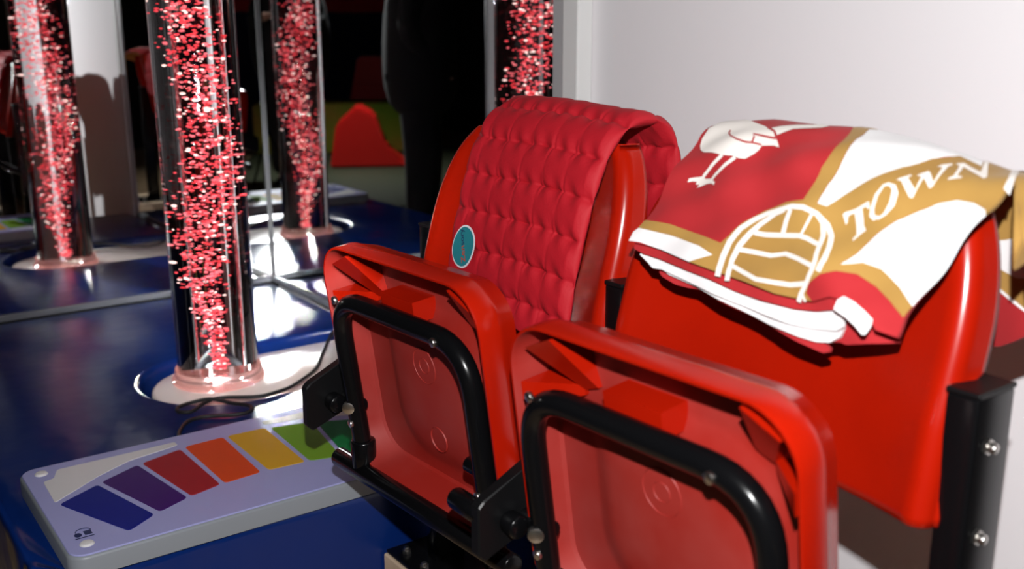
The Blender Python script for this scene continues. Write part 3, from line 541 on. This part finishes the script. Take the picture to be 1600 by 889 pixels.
('pale',[(2.67,0.2706),(2.6673,0.2576),(2.6674,0.2503),(2.6673,0.2431),(2.669,0.2357),(2.6753,0.2328),(2.6795,0.2376),(2.6782,0.2392),(2.6739,0.238),(2.6743,0.2385),(2.6715,0.2433),(2.671,0.2501),(2.6705,0.2571),(2.6721,0.2699)]),
('pale',[(2.6795,0.2352),(2.685,0.2424),(2.687,0.2486),(2.6889,0.2549),(2.6871,0.2687),(2.6812,0.2757),(2.6737,0.2753),(2.6699,0.2703),(2.6715,0.2686),(2.6753,0.2716),(2.6794,0.2703),(2.6812,0.2674),(2.6834,0.2556),(2.6824,0.2435),(2.6778,0.2364)]),
('letter',[(2.6784,0.2815),(2.6796,0.2843),(2.6813,0.2867),(2.683,0.2891),(2.6847,0.2916),(2.6863,0.2942),(2.6879,0.2926),(2.6859,0.289),(2.6888,0.287),(2.6916,0.285),(2.6943,0.2831),(2.6971,0.2813),(2.6998,0.2795),(2.6993,0.2826),(2.6988,0.2857),(2.6983,0.289),(2.6977,0.2924),(2.697,0.2959),(2.6919,0.2953),(2.6933,0.2982),(2.6946,0.3012),(2.6964,0.304),(2.6981,0.307),(2.7015,0.3047),(2.7042,0.3018),(2.7068,0.2991),(2.7093,0.2964),(2.7118,0.2938),(2.7113,0.297),(2.7108,0.3003),(2.7101,0.3038),(2.7094,0.3074),(2.7086,0.3112),(2.7076,0.3152),(2.7065,0.3191),(2.7041,0.318),(2.7017,0.317),(2.7028,0.3195),(2.7037,0.3222),(2.7054,0.324),(2.7071,0.3259),(2.7087,0.3279),(2.7103,0.3299),(2.7118,0.3274),(2.71,0.323),(2.7109,0.3191),(2.7116,0.3155),(2.7121,0.3119),(2.7125,0.3083),(2.7129,0.3049),(2.7131,0.3016),(2.7133,0.2985),(2.7134,0.2955),(2.7135,0.2925),(2.7135,0.2897),(2.7113,0.2865),(2.7086,0.2886),(2.7058,0.2908),(2.703,0.293),(2.7002,0.2952),(2.7004,0.292),(2.7006,0.2888),(2.7008,0.2858),(2.7009,0.2828),(2.701,0.2799),(2.701,0.277),(2.701,0.2738),(2.7009,0.2705),(2.6978,0.2699),(2.6954,0.2721),(2.6929,0.2743),(2.6904,0.2766),(2.6879,0.2785),(2.6854,0.2805),(2.6828,0.2825)]),
('letter',[(2.7126,0.3315),(2.7142,0.3339),(2.7158,0.3364),(2.7172,0.339),(2.7204,0.338),(2.7236,0.3369),(2.7268,0.3359),(2.7299,0.335),(2.733,0.334),(2.7361,0.3331),(2.7391,0.3322),(2.7364,0.3384),(2.7331,0.3458),(2.7286,0.3553),(2.7233,0.3654),(2.7212,0.3743),(2.7213,0.3793),(2.731,0.359),(2.7366,0.3491),(2.7408,0.3416),(2.7444,0.3354),(2.7474,0.3301),(2.7502,0.3252),(2.7493,0.3207),(2.7464,0.3218),(2.7433,0.3229),(2.7403,0.324),(2.7372,0.3252),(2.7341,0.3263),(2.731,0.3276),(2.7278,0.3288),(2.7246,0.3301),(2.7213,0.3315),(2.723,0.3269),(2.7244,0.3227),(2.7257,0.3188),(2.7268,0.3152),(2.7277,0.3115),(2.7305,0.3117),(2.7333,0.312),(2.7328,0.3094),(2.7309,0.3078),(2.7291,0.3063),(2.7272,0.3047),(2.7252,0.3032),(2.7233,0.3017),(2.7226,0.3042),(2.7238,0.3067),(2.725,0.3093),(2.7239,0.3134),(2.7226,0.3174),(2.7212,0.3215),(2.7195,0.3261),(2.7175,0.3312)]),
('letter',[(2.7449,0.3793),(2.7535,0.3678),(2.7555,0.3688),(2.758,0.3688),(2.7687,0.3465),(2.7727,0.337),(2.7755,0.3298),(2.7776,0.3241),(2.7792,0.3192),(2.7805,0.3147),(2.7816,0.3102),(2.7825,0.3061),(2.7783,0.3091),(2.7741,0.3123),(2.7732,0.3164),(2.7722,0.3207),(2.7709,0.3255),(2.7679,0.3323),(2.764,0.3409),(2.7576,0.3541)]),
('tag',[(2.673,0.1296),(2.6747,0.141),(2.6794,0.1467),(2.6907,0.1452),(2.7029,0.1404),(2.7141,0.134),(2.7142,0.1255),(2.7112,0.1158),(2.7077,0.1145),(2.6991,0.1203),(2.688,0.1252),(2.6805,0.1274)]),
('L1red',[(2.3682,0.1421),(2.3833,0.1374),(2.3968,0.1357),(2.41,0.1345),(2.4224,0.1325),(2.4347,0.1306),(2.4467,0.1287),(2.4586,0.1268),(2.4708,0.1255),(2.4828,0.1245),(2.4946,0.1235),(2.505,0.1222),(2.5152,0.1209),(2.5252,0.1197),(2.5352,0.1184),(2.5447,0.1178),(2.5541,0.1173),(2.5634,0.1167),(2.5725,0.1162),(2.5815,0.1162),(2.5904,0.1163),(2.5992,0.1164),(2.6078,0.1168),(2.6163,0.1172),(2.6252,0.1188),(2.6339,0.1204),(2.6425,0.1219),(2.6507,0.1242),(2.6588,0.1269),(2.6667,0.1299),(2.6745,0.1328),(2.673,0.1405),(2.6715,0.1479),(2.6633,0.1447),(2.6549,0.1415),(2.6464,0.1384),(2.6378,0.1352),(2.6288,0.1346),(2.6196,0.134),(2.6103,0.1334),(2.6018,0.1333),(2.593,0.1335),(2.5841,0.1339),(2.5751,0.1343),(2.566,0.1347),(2.5567,0.1351),(2.5473,0.1355),(2.5378,0.136),(2.5282,0.1364),(2.519,0.1375),(2.5097,0.1386),(2.5003,0.1397),(2.4907,0.1409),(2.481,0.1421),(2.4712,0.1433),(2.4612,0.1445),(2.451,0.1462),(2.4403,0.1478),(2.4296,0.1494),(2.4186,0.1511),(2.4075,0.1528),(2.3962,0.1548),(2.3845,0.1571),(2.3666,0.1533)]),
('L2white',[(2.3739,0.1363),(2.3877,0.1285),(2.4011,0.1215),(2.415,0.1223),(2.4275,0.1202),(2.4399,0.1182),(2.452,0.1163),(2.4639,0.1144),(2.474,0.1131),(2.484,0.1117),(2.4938,0.1104),(2.5034,0.109),(2.5128,0.1082),(2.5221,0.1074),(2.5312,0.1065),(2.5402,0.1057),(2.5498,0.1047),(2.5593,0.1037),(2.5687,0.1026),(2.578,0.1016),(2.5876,0.101),(2.5971,0.1005),(2.6064,0.1001),(2.6155,0.0998),(2.6239,0.1009),(2.6321,0.1019),(2.6403,0.103),(2.6477,0.1047),(2.6551,0.1064),(2.6623,0.1082),(2.6695,0.11),(2.676,0.1162),(2.6741,0.1227),(2.6723,0.1299),(2.6704,0.1372),(2.6626,0.1361),(2.6547,0.1351),(2.6466,0.1342),(2.6385,0.1333),(2.6299,0.1314),(2.6212,0.1294),(2.6123,0.1274),(2.6039,0.127),(2.5953,0.127),(2.5865,0.1271),(2.5776,0.1272),(2.5686,0.1274),(2.5594,0.1275),(2.5502,0.1277),(2.5408,0.1278),(2.5313,0.1279),(2.5221,0.1291),(2.5129,0.1302),(2.5035,0.1314),(2.4939,0.1325),(2.4843,0.1337),(2.4745,0.1349),(2.4646,0.1361),(2.4544,0.1376),(2.4438,0.1387),(2.433,0.1398),(2.422,0.1409),(2.4109,0.1421),(2.3996,0.1433),(2.3879,0.1449),(2.3761,0.1467)]),
('L3white',[(2.399,0.1263),(2.411,0.1223),(2.4228,0.1186),(2.4336,0.117),(2.4441,0.1154),(2.4546,0.1138),(2.4648,0.1124),(2.475,0.1106),(2.4851,0.1089),(2.4951,0.1071),(2.5049,0.1054),(2.5145,0.1039),(2.5239,0.1025),(2.5333,0.101),(2.5425,0.0996),(2.5523,0.0978),(2.5621,0.0961),(2.5717,0.0944),(2.5811,0.0927),(2.5904,0.0919),(2.5996,0.0911),(2.6085,0.0907),(2.6174,0.0902),(2.6261,0.0897),(2.6354,0.09),(2.6445,0.0904),(2.6518,0.0926),(2.659,0.0948),(2.6691,0.1046),(2.6721,0.1149),(2.6688,0.1236),(2.6655,0.1333),(2.6572,0.1316),(2.6487,0.13),(2.6402,0.1283),(2.6315,0.1267),(2.6227,0.125),(2.6137,0.1237),(2.6055,0.123),(2.597,0.1225),(2.5884,0.1222),(2.5797,0.1218),(2.5709,0.1215),(2.5619,0.1212),(2.5529,0.1209),(2.5437,0.1206),(2.5344,0.1203),(2.5252,0.1214),(2.5158,0.1226),(2.5064,0.1237),(2.4968,0.1249),(2.487,0.1263),(2.4772,0.1278),(2.4672,0.1293),(2.457,0.1309),(2.4467,0.1321),(2.4362,0.1332),(2.4255,0.1344),(2.4147,0.1356),(2.4038,0.1368),(2.3925,0.1384)]),
('L4red',[(2.4021,0.1194),(2.4087,0.1152),(2.4194,0.1123),(2.4299,0.1095),(2.4482,0.1093),(2.4598,0.11),(2.4712,0.111),(2.4829,0.1083),(2.4945,0.1056),(2.5058,0.1029),(2.5154,0.1015),(2.5248,0.1002),(2.534,0.0989),(2.5432,0.0976),(2.5531,0.0958),(2.5628,0.0941),(2.5724,0.0924),(2.5818,0.0907),(2.5904,0.089),(2.5989,0.0873),(2.6072,0.0859),(2.6154,0.0845),(2.6236,0.0831),(2.6325,0.0821),(2.6414,0.0812),(2.6502,0.0802),(2.6559,0.0835),(2.6561,0.0886),(2.6484,0.0926),(2.6575,0.096),(2.6664,0.0994),(2.6733,0.0985),(2.6811,0.1016),(2.6887,0.1046),(2.6962,0.1076),(2.7036,0.1107),(2.7109,0.1137),(2.7184,0.1174),(2.7258,0.1211),(2.7246,0.1291),(2.7234,0.1376),(2.7164,0.1358),(2.7092,0.1341),(2.7019,0.1323),(2.6946,0.1306),(2.6871,0.1289),(2.6796,0.1273),(2.6719,0.1256),(2.6642,0.1241),(2.6564,0.1232),(2.6485,0.1222),(2.6405,0.1213),(2.6323,0.1204),(2.6241,0.1194),(2.6158,0.1185),(2.6075,0.118),(2.599,0.1175),(2.5904,0.1174),(2.5816,0.1172),(2.5727,0.1171),(2.5637,0.117),(2.5546,0.1168),(2.5453,0.1167),(2.536,0.1165),(2.5269,0.1174),(2.5176,0.1184),(2.5083,0.1193),(2.4988,0.1203),(2.4892,0.1212),(2.4795,0.1222),(2.4696,0.1232),(2.4596,0.1242),(2.4477,0.1249),(2.4356,0.1258),(2.4233,0.1267),(2.4107,0.1277),(2.398,0.1288)])]
FBACK={'bred':[(2.6293,0.6421),(2.6435,0.5121),(2.6895,0.5296),(2.7072,0.5347),(2.7243,0.5406),(2.7423,0.5519),(2.7611,0.5658),(2.7845,0.5938),(2.7673,0.7268),(2.622,0.7097)],
'bgold':[(2.6207,0.7214),(2.6329,0.6092),(2.6792,0.618),(2.6872,0.6151),(2.7076,0.606),(2.737,0.5947),(2.7863,0.5803),(2.766,0.7372)],
'bwhite':[(2.6419,0.6155),(2.679,0.6203),(2.687,0.6166),(2.7075,0.6074),(2.7368,0.597),(2.7863,0.5803),(2.7866,0.5776),(2.7372,0.5933),(2.7079,0.6037),(2.6869,0.61),(2.6796,0.6151),(2.6426,0.6096)],
'bwhite2':[(2.6391,0.6413),(2.6906,0.6499),(2.7105,0.6549),(2.7288,0.6619),(2.7728,0.6848),(2.781,0.6208),(2.7339,0.6199),(2.7144,0.6232),(2.699,0.629),(2.6876,0.6372),(2.6766,0.6411),(2.6397,0.6363)]}
def wrinkle(x,s):
    f=min(1,max(0,(FL[9]-s)/.08))
    w=.0030*math.sin((x*1.0+s*.55)*62)*math.sin(s*19)+.0022*math.sin((x*.6-s)*85+1.3)
    w+=.013*math.exp(-((x-2.650)/.035)**2-((s-.160)/.030)**2)
    w+=.006*math.exp(-((x-2.36)/.03)**2-((s-.13)/.03)**2)
    return w*f
def flagpt(x,s,h=0):
    x0,y,z=F0(x,s); _,y2,z2=F0(x,s+.004); d=Vector((y2-y,z2-z)); d.normalize() if d.length>1e-9 else None
    h+=wrinkle(x,s)
    return Vector((x,y-d.y*h,z+d.x*h))
def fill(bm,poly,fmap,mi,grid):
    P=[poly[0]]
    for p in poly[1:]:
        if math.dist(p,P[-1])>2e-4: P.append(p)
    if math.dist(P[0],P[-1])<2e-4: P.pop()
    n=len(P); V=[Vector(p) for p in P]
    x0,x1=min(p[0] for p in P),max(p[0] for p in P); y0,y1=min(p[1] for p in P),max(p[1] for p in P)
    for i in range(math.ceil(x0/grid),int(x1/grid)+1):
        for j in range(math.ceil(y0/grid),int(y1/grid)+1): V.append(Vector((i*grid,j*grid)))
    vo,_,fo,*_=delaunay_2d_cdt(V,[],[list(range(n))],1,1e-5)
    mp={}; fs=[]
    def inside(x,y):
        c=False
        for (ax,ay),(bx_,by) in zip(P,P[1:]+P[:1]):
            if (ay>y)!=(by>y) and x<ax+(y-ay)*(bx_-ax)/(by-ay): c=not c
        return c
    for f in fo:
        cx=sum(vo[k].x for k in f)/3; cy=sum(vo[k].y for k in f)/3
        if not inside(cx,cy): continue
        a=(vo[f[1]]-vo[f[0]]).cross(vo[f[2]]-vo[f[0]])
        if abs(a)<1e-9: continue
        if a<0: f=f[::-1]
        q=[]
        for k in f:
            if k not in mp: mp[k]=bm.verts.new(fmap(vo[k].x,vo[k].y))
            q.append(mp[k])
        try: nf_=bm.faces.new(q)
        except ValueError: continue
        nf_.material_index=2 if (mi==0 and cx>2.72 and cy>.21 and x1>2.8) else mi; nf_.smooth=True; fs.append(nf_)
    return fs
FM=['fred','fwhite','fgold','fpale']; mats=[M[k] for k in FM]
t=thing('folded_flag','folded fleece flag with a bird and ball crest draped over the nearer seat back','flag',(2.55,-.36,.74))
def sheet(name,polys,mats,thick,lab=None):
    bm=bmesh.new()
    for poly,fmap,mi,th in polys:
        fs=fill(bm,poly,fmap,mi,.006)
        if th:
            r=bmesh.ops.extrude_face_region(bm,geom=fs,use_keep_orig=True)
            for v in r['geom']:
                if isinstance(v,bmesh.types.BMVert): v.co.y+=th; v.co.z-=th*.2
    o=obj(name,bm,mats,t,smooth='keep')
    if lab: o['label']=lab
    return o
idx=dict(base=(0,0),white=(1,.0006),gold=(2,.0012),pale=(3,.0019),line=(0,.0026),letter=(3,.0019),tag=(1,.0036))
polys=[]
for nm,P in FLAG:
    if nm in idx:
        mi,hh=idx[nm]; polys.append((P,(lambda x,s,hh=hh: flagpt(x,s,hh)),mi,.005 if nm=='base' else 0))
sheet('crest_side',polys,mats,0,'outer layer printed with a white bird, a gold ball and a banner reading TOWN')
for nm,P in FLAG:
    if nm[0]=='L':
        k=int(nm[1]); 
        sheet('folded_layer',[(P,(lambda x,s,k=k: flagpt(x,s,-.0065*k-.001)),0 if 'red' in nm else 1,.0045)],mats,0,('red' if 'red' in nm else 'white')+' folded layer under the crest side')
def backpt(x,z,h):
    return Vector((x,-.297-h+.010*math.sin(x*38)+.006*math.sin(z*30),z))
sheet('hanging_end',[(FBACK[k],(lambda x,z,hh=hh: backpt(x,z,hh)),mi,th) for k,mi,hh,th in (('bred',0,0,.006),('bgold',2,.0007,0),('bwhite2',1,.0014,0),('bwhite',1,.0014,0))],mats,0,'end of the flag hanging behind the seat')
# ------------------------------------------------------------------ people (seen in the mirrors)
def skin(name,V,E,root,mt,parent,lv=2):
    me=bpy.data.meshes.new(name); me.from_pydata([v[:3] for v in V],E,[]); o=link(name,me,M[mt],parent,True)
    sm=o.modifiers.new('skin','SKIN'); sm.use_smooth_shade=True
    for i,v in enumerate(V):
        r=v[3]; me.skin_vertices[0].data[i].radius=(r,r) if not isinstance(r,tuple) else r
        me.skin_vertices[0].data[i].use_root=(i==root)
    s=o.modifiers.new('sub','SUBSURF'); s.levels=lv; s.render_levels=lv
    return o
def person(name,label,loc,rot,arms):
    t=thing(name,label,'person',loc); t.rotation_euler=(0,0,rot)
    V=[];E=[]
    def add(x,y,z,r,p=None):
        V.append((x,y,z,r)); 
        if p is not None: E.append((p,len(V)-1))
        return len(V)-1
    pel=add(0,0,.95,(.15,.11)); wa=add(0,0,1.10,(.135,.10),pel); ch=add(0,.0,1.30,(.155,.11),wa); nk0=add(0,0,1.46,(.075,.065),ch); nk=add(0,.01,1.52,.05,nk0)
    hd0=add(0,.02,1.58,(.062,.072),nk); hd1=add(0,.025,1.66,(.076,.095),hd0); add(0,.015,1.735,(.06,.07),hd1)
    nose=add(0,.128,1.635,.010,hd1)
    for s in (-1,1):
        hp=add(s*.09,0,.90,.088,pel); kn=add(s*.10,.01,.50,.058,hp); cf=add(s*.10,-.012,.36,.054,kn); an=add(s*.10,-.015,.09,.036,cf); add(s*.105,.13,.035,.028,an)
        sh=add(s*.185,0,1.42,.055,nk0)
        P=arms[0 if s<0 else 1]; el=add(*P[0],.042,sh); wr=add(*P[1],.028,el); pm=add(*P[2],.034,wr)
        d=(Vector(P[2])-Vector(P[1])).normalized(); side=Vector((0,1,0)) if abs(d.y)<.7 else Vector((1,0,0))
        for k,(q,ln) in enumerate(((-.027,.062),(-.009,.075),(.009,.070),(.026,.055))):
            b=Vector(P[2])+d*.03+side*q; f0=add(*b,.010,pm); f1=add(*(b+d*ln*.5),.0085,f0); add(*(b+d*ln*.9+Vector((-s*.018,0,0))),.0075,f1)
        b=Vector(P[2])+side*.034; f0=add(*b,.0105,pm); add(*(b+side*.022+d*.03),.0085,f0)
    skin('body',V,E,0,'skin',t)
    # jacket
    V2=[];E2=[]
    def ad(x,y,z,r,p=None):
        V2.append((x,y,z,r)); 
        if p is not None: E2.append((p,len(V2)-1))
        return len(V2)-1
    a=ad(0,0,.66,(.29,.22)); b=ad(0,0,1.05,(.33,.22),a); c=ad(0,0,1.30,(.33,.20),b); d=ad(0,0,1.45,(.11,.10),c); ad(0,.005,1.50,(.068,.066),d)
    for s in (-1,1):
        sh=ad(s*.19,0,1.41,.076,d); P=arms[0 if s<0 else 1]; el=ad(*P[0],.060,sh); ad(*P[1],.046,el)
    skin('jacket',V2,E2,0,'cloth',t)
    V2=[];E2=[]; a=ad(0,0,.97,(.17,.125)); 
    for s in (-1,1):
        h_=ad(s*.095,0,.86,.125,a); k_=ad(s*.100,.01,.48,.105,h_); ad(s*.105,-.012,.075,.085,k_)
    skin('trousers',V2,E2,0,'cloth',t)
    for s in (-1,1):
        V2=[];E2=[]; a=ad(s*.105,-.03,.045,.043); b=ad(s*.107,.07,.040,.043,a); ad(s*.11,.16,.030,.032,b); skin('shoe',V2,E2,0,'cloth',t)
    bm=bmesh.new(); bmesh.ops.create_uvsphere(bm,u_segments=28,v_segments=18,radius=1)
    for v in bm.verts:
        v.co=Vector((v.co.x*.088,v.co.y*.108-.006,v.co.z*.10+1.705))
        if v.co.y>.03 and v.co.z<1.72: v.co.y=.03+(v.co.y-.03)*.3
        if v.co.z<1.64: v.co.z=1.64+(v.co.z-1.64)*.4
    obj('hair',bm,M['hair'],t,smooth=True,world=False)
    for s in (-1,1):
        bm=bmesh.new(); bmesh.ops.create_uvsphere(bm,u_segments=12,v_segments=8,radius=1)
        for v in bm.verts: v.co=Vector((s*.079+v.co.x*.012,.015+v.co.y*.018,1.655+v.co.z*.03))
        obj('ear',bm,M['skin'],t,smooth=True,world=False)
        bm=bmesh.new(); bmesh.ops.create_uvsphere(bm,u_segments=10,v_segments=8,radius=.010)
        for v in bm.verts: v.co+=Vector((s*.032,.110,1.668))
        obj('eye',bm,M['bwhite'],t,smooth=True,world=False)
    bm=bmesh.new(); bmesh.ops.create_uvsphere(bm,u_segments=12,v_segments=8,radius=1)
    for v in bm.verts: v.co=Vector((v.co.x*.024,.104+v.co.y*.010,1.595+v.co.z*.007))
    obj('mouth',bm,M['foampink'],t,smooth=True,world=False)
    return t
down=[[(-.30,-.04,1.16),(-.21,.09,.96),(-.17,.11,.93)],[(.30,-.04,1.16),(.21,.09,.96),(.17,.11,.93)]]
hold=[[(-.25,.05,1.20),(-.12,.30,1.24),(-.08,.36,1.25)],[(.25,.05,1.20),(.12,.30,1.24),(.08,.36,1.25)]]
person('person','person in black coat and trousers standing with hands in pockets, shown in the mirror','' or (1.47,-1.49,FZ),math.radians(145),down)
ph=person('person','person in black standing behind the camera with hands raised, shown at the mirror corner',(3.98,-1.88,FZ),math.radians(54),hold)
# ------------------------------------------------------------------ soft play things reflected in the mirror
def wedge(name,label,cx,cy,rot,P,dep,mt,z0=FZ+.020):
    bm=bmesh.new(); A=[bm.verts.new((x,-dep/2,z)) for x,z in P]; B=[bm.verts.new((x,dep/2,z)) for x,z in P]
    bm.faces.new(A); bm.faces.new(B[::-1])
    for k in range(len(P)): bm.faces.new((A[k],A[(k+1)%len(P)],B[(k+1)%len(P)],B[k]))
    bmesh.ops.bevel(bm,geom=bm.edges[:],offset=.02,segments=2,affect='EDGES')
    o=obj(name,bm,M[mt],smooth=True,sharp=40,world=False); o.location=(cx,cy,z0); o.rotation_euler=(0,0,rot); tag(o,label,'soft play block'); return o
RA=math.radians(60)
wedge('foam_wedge','red foam wedge block on the floor beside the standing person, shown in the mirror',4.55,-2.85,RA,[(-.32,0),(.36,0),(.30,.36),(.12,.52),(-.02,.44),(-.10,.16)],.4,'foamred')
wedge('foam_ramp','green and ochre foam ramp behind the red wedge, shown in the mirror',5.6,-3.2,RA,[(-.7,0),(.9,0),(.9,.46),(-.7,.46)],.5,'foamgreen')
wedge('foam_tower','tall red foam block above the ramp, shown in the mirror',6.15,-3.75,RA,[(-.30,0),(.34,0),(.16,.86),(-.08,.86)],.3,'foamred')
bm=bmesh.new(); prism(bm,rrect(-1.7,1.7,-1.0,1.0,.05,5),0,.018,.006,2); o=obj('floor_mat',bm,M['darkmat'],smooth=True,world=False); o.location=(4.3,-2.5,FZ+.001); o.rotation_euler=(0,0,math.radians(-32)); tag(o,'dark green floor mat under the foam blocks, shown in the mirror','mat')
struct(obj('trim_7',box(7.02,7.1,-5.1,-1.8,FZ,1.02),M['navywall'])); struct(obj('trim_8',box(7.04,7.1,-5.1,-1.8,1.02,1.9),M['redpad']))
# ------------------------------------------------------------------ added streak lamp and the room's ceiling light
LP=Vector((CAM.x-.03,CAM.y-.01,1.245)); LA=(Vector((.06,-.10,.13))-LP).normalized()
t=thing('added_streak_lamp','black flash lamp on a slim stand above the camera, aimed at the bubble tube','lamp',(LP.x,LP.y,FZ))  # added lamp, stands in for the camera flash mirrored in the vinyl
bm=bmesh.new(); cyl(bm,LP-LA*.16,LP-LA*.006,.06,28,r2=.136); cyl(bm,LP-LA*.30,LP-LA*.15,.055,24,bev=.006); obj('lamp_head',bm,M['blackp'],t,smooth=True,sharp=40)
bm=bmesh.new(); cyl(bm,LP-LA*.006,LP-LA*.002,.128,32); obj('diffuser',bm,M['panel'],t)
bm=bmesh.new(); B=LP-LA*.22; cyl(bm,(B.x,B.y,FZ+.45),(B.x,B.y,B.z-.03),.011,14); obj('pole',bm,M['black'],t,smooth=True)
for k in range(3):
    a=2*PI*k/3+.4; bm=bmesh.new(); cyl(bm,(B.x,B.y,FZ+.5),(B.x+.20*math.cos(a),B.y+.20*math.sin(a),FZ+.010),.008,12); obj('leg',bm,M['black'],t,smooth=True)
l=lamp('added_streak_light','AREA',LP+LA*.004,LAMP_W,shape='DISK',size=.25,spread=math.radians(22)); l.rotation_euler=LA.to_track_quat('-Z','Y').to_euler()  # narrow light added only for the white streak on the mat

t=thing('ceiling_light','small round ceiling light over the red and green foam blocks','ceiling light',(4.1,-2.3,2.349))
bm=bmesh.new(); cyl(bm,(4.1,-2.3,2.349),(4.1,-2.3,2.31),.14,28,bev=.008); obj('housing',bm,M['trimwhite'],t,smooth=True,sharp=40)
bm=bmesh.new(); cyl(bm,(4.1,-2.3,2.312),(4.1,-2.3,2.304),.115,28); obj('diffuser',bm,M['panel'],t)
lamp('foam_light','AREA',(4.1,-2.3,2.30),FOAM_W,shape='DISK',size=.22,spread=math.radians(75))
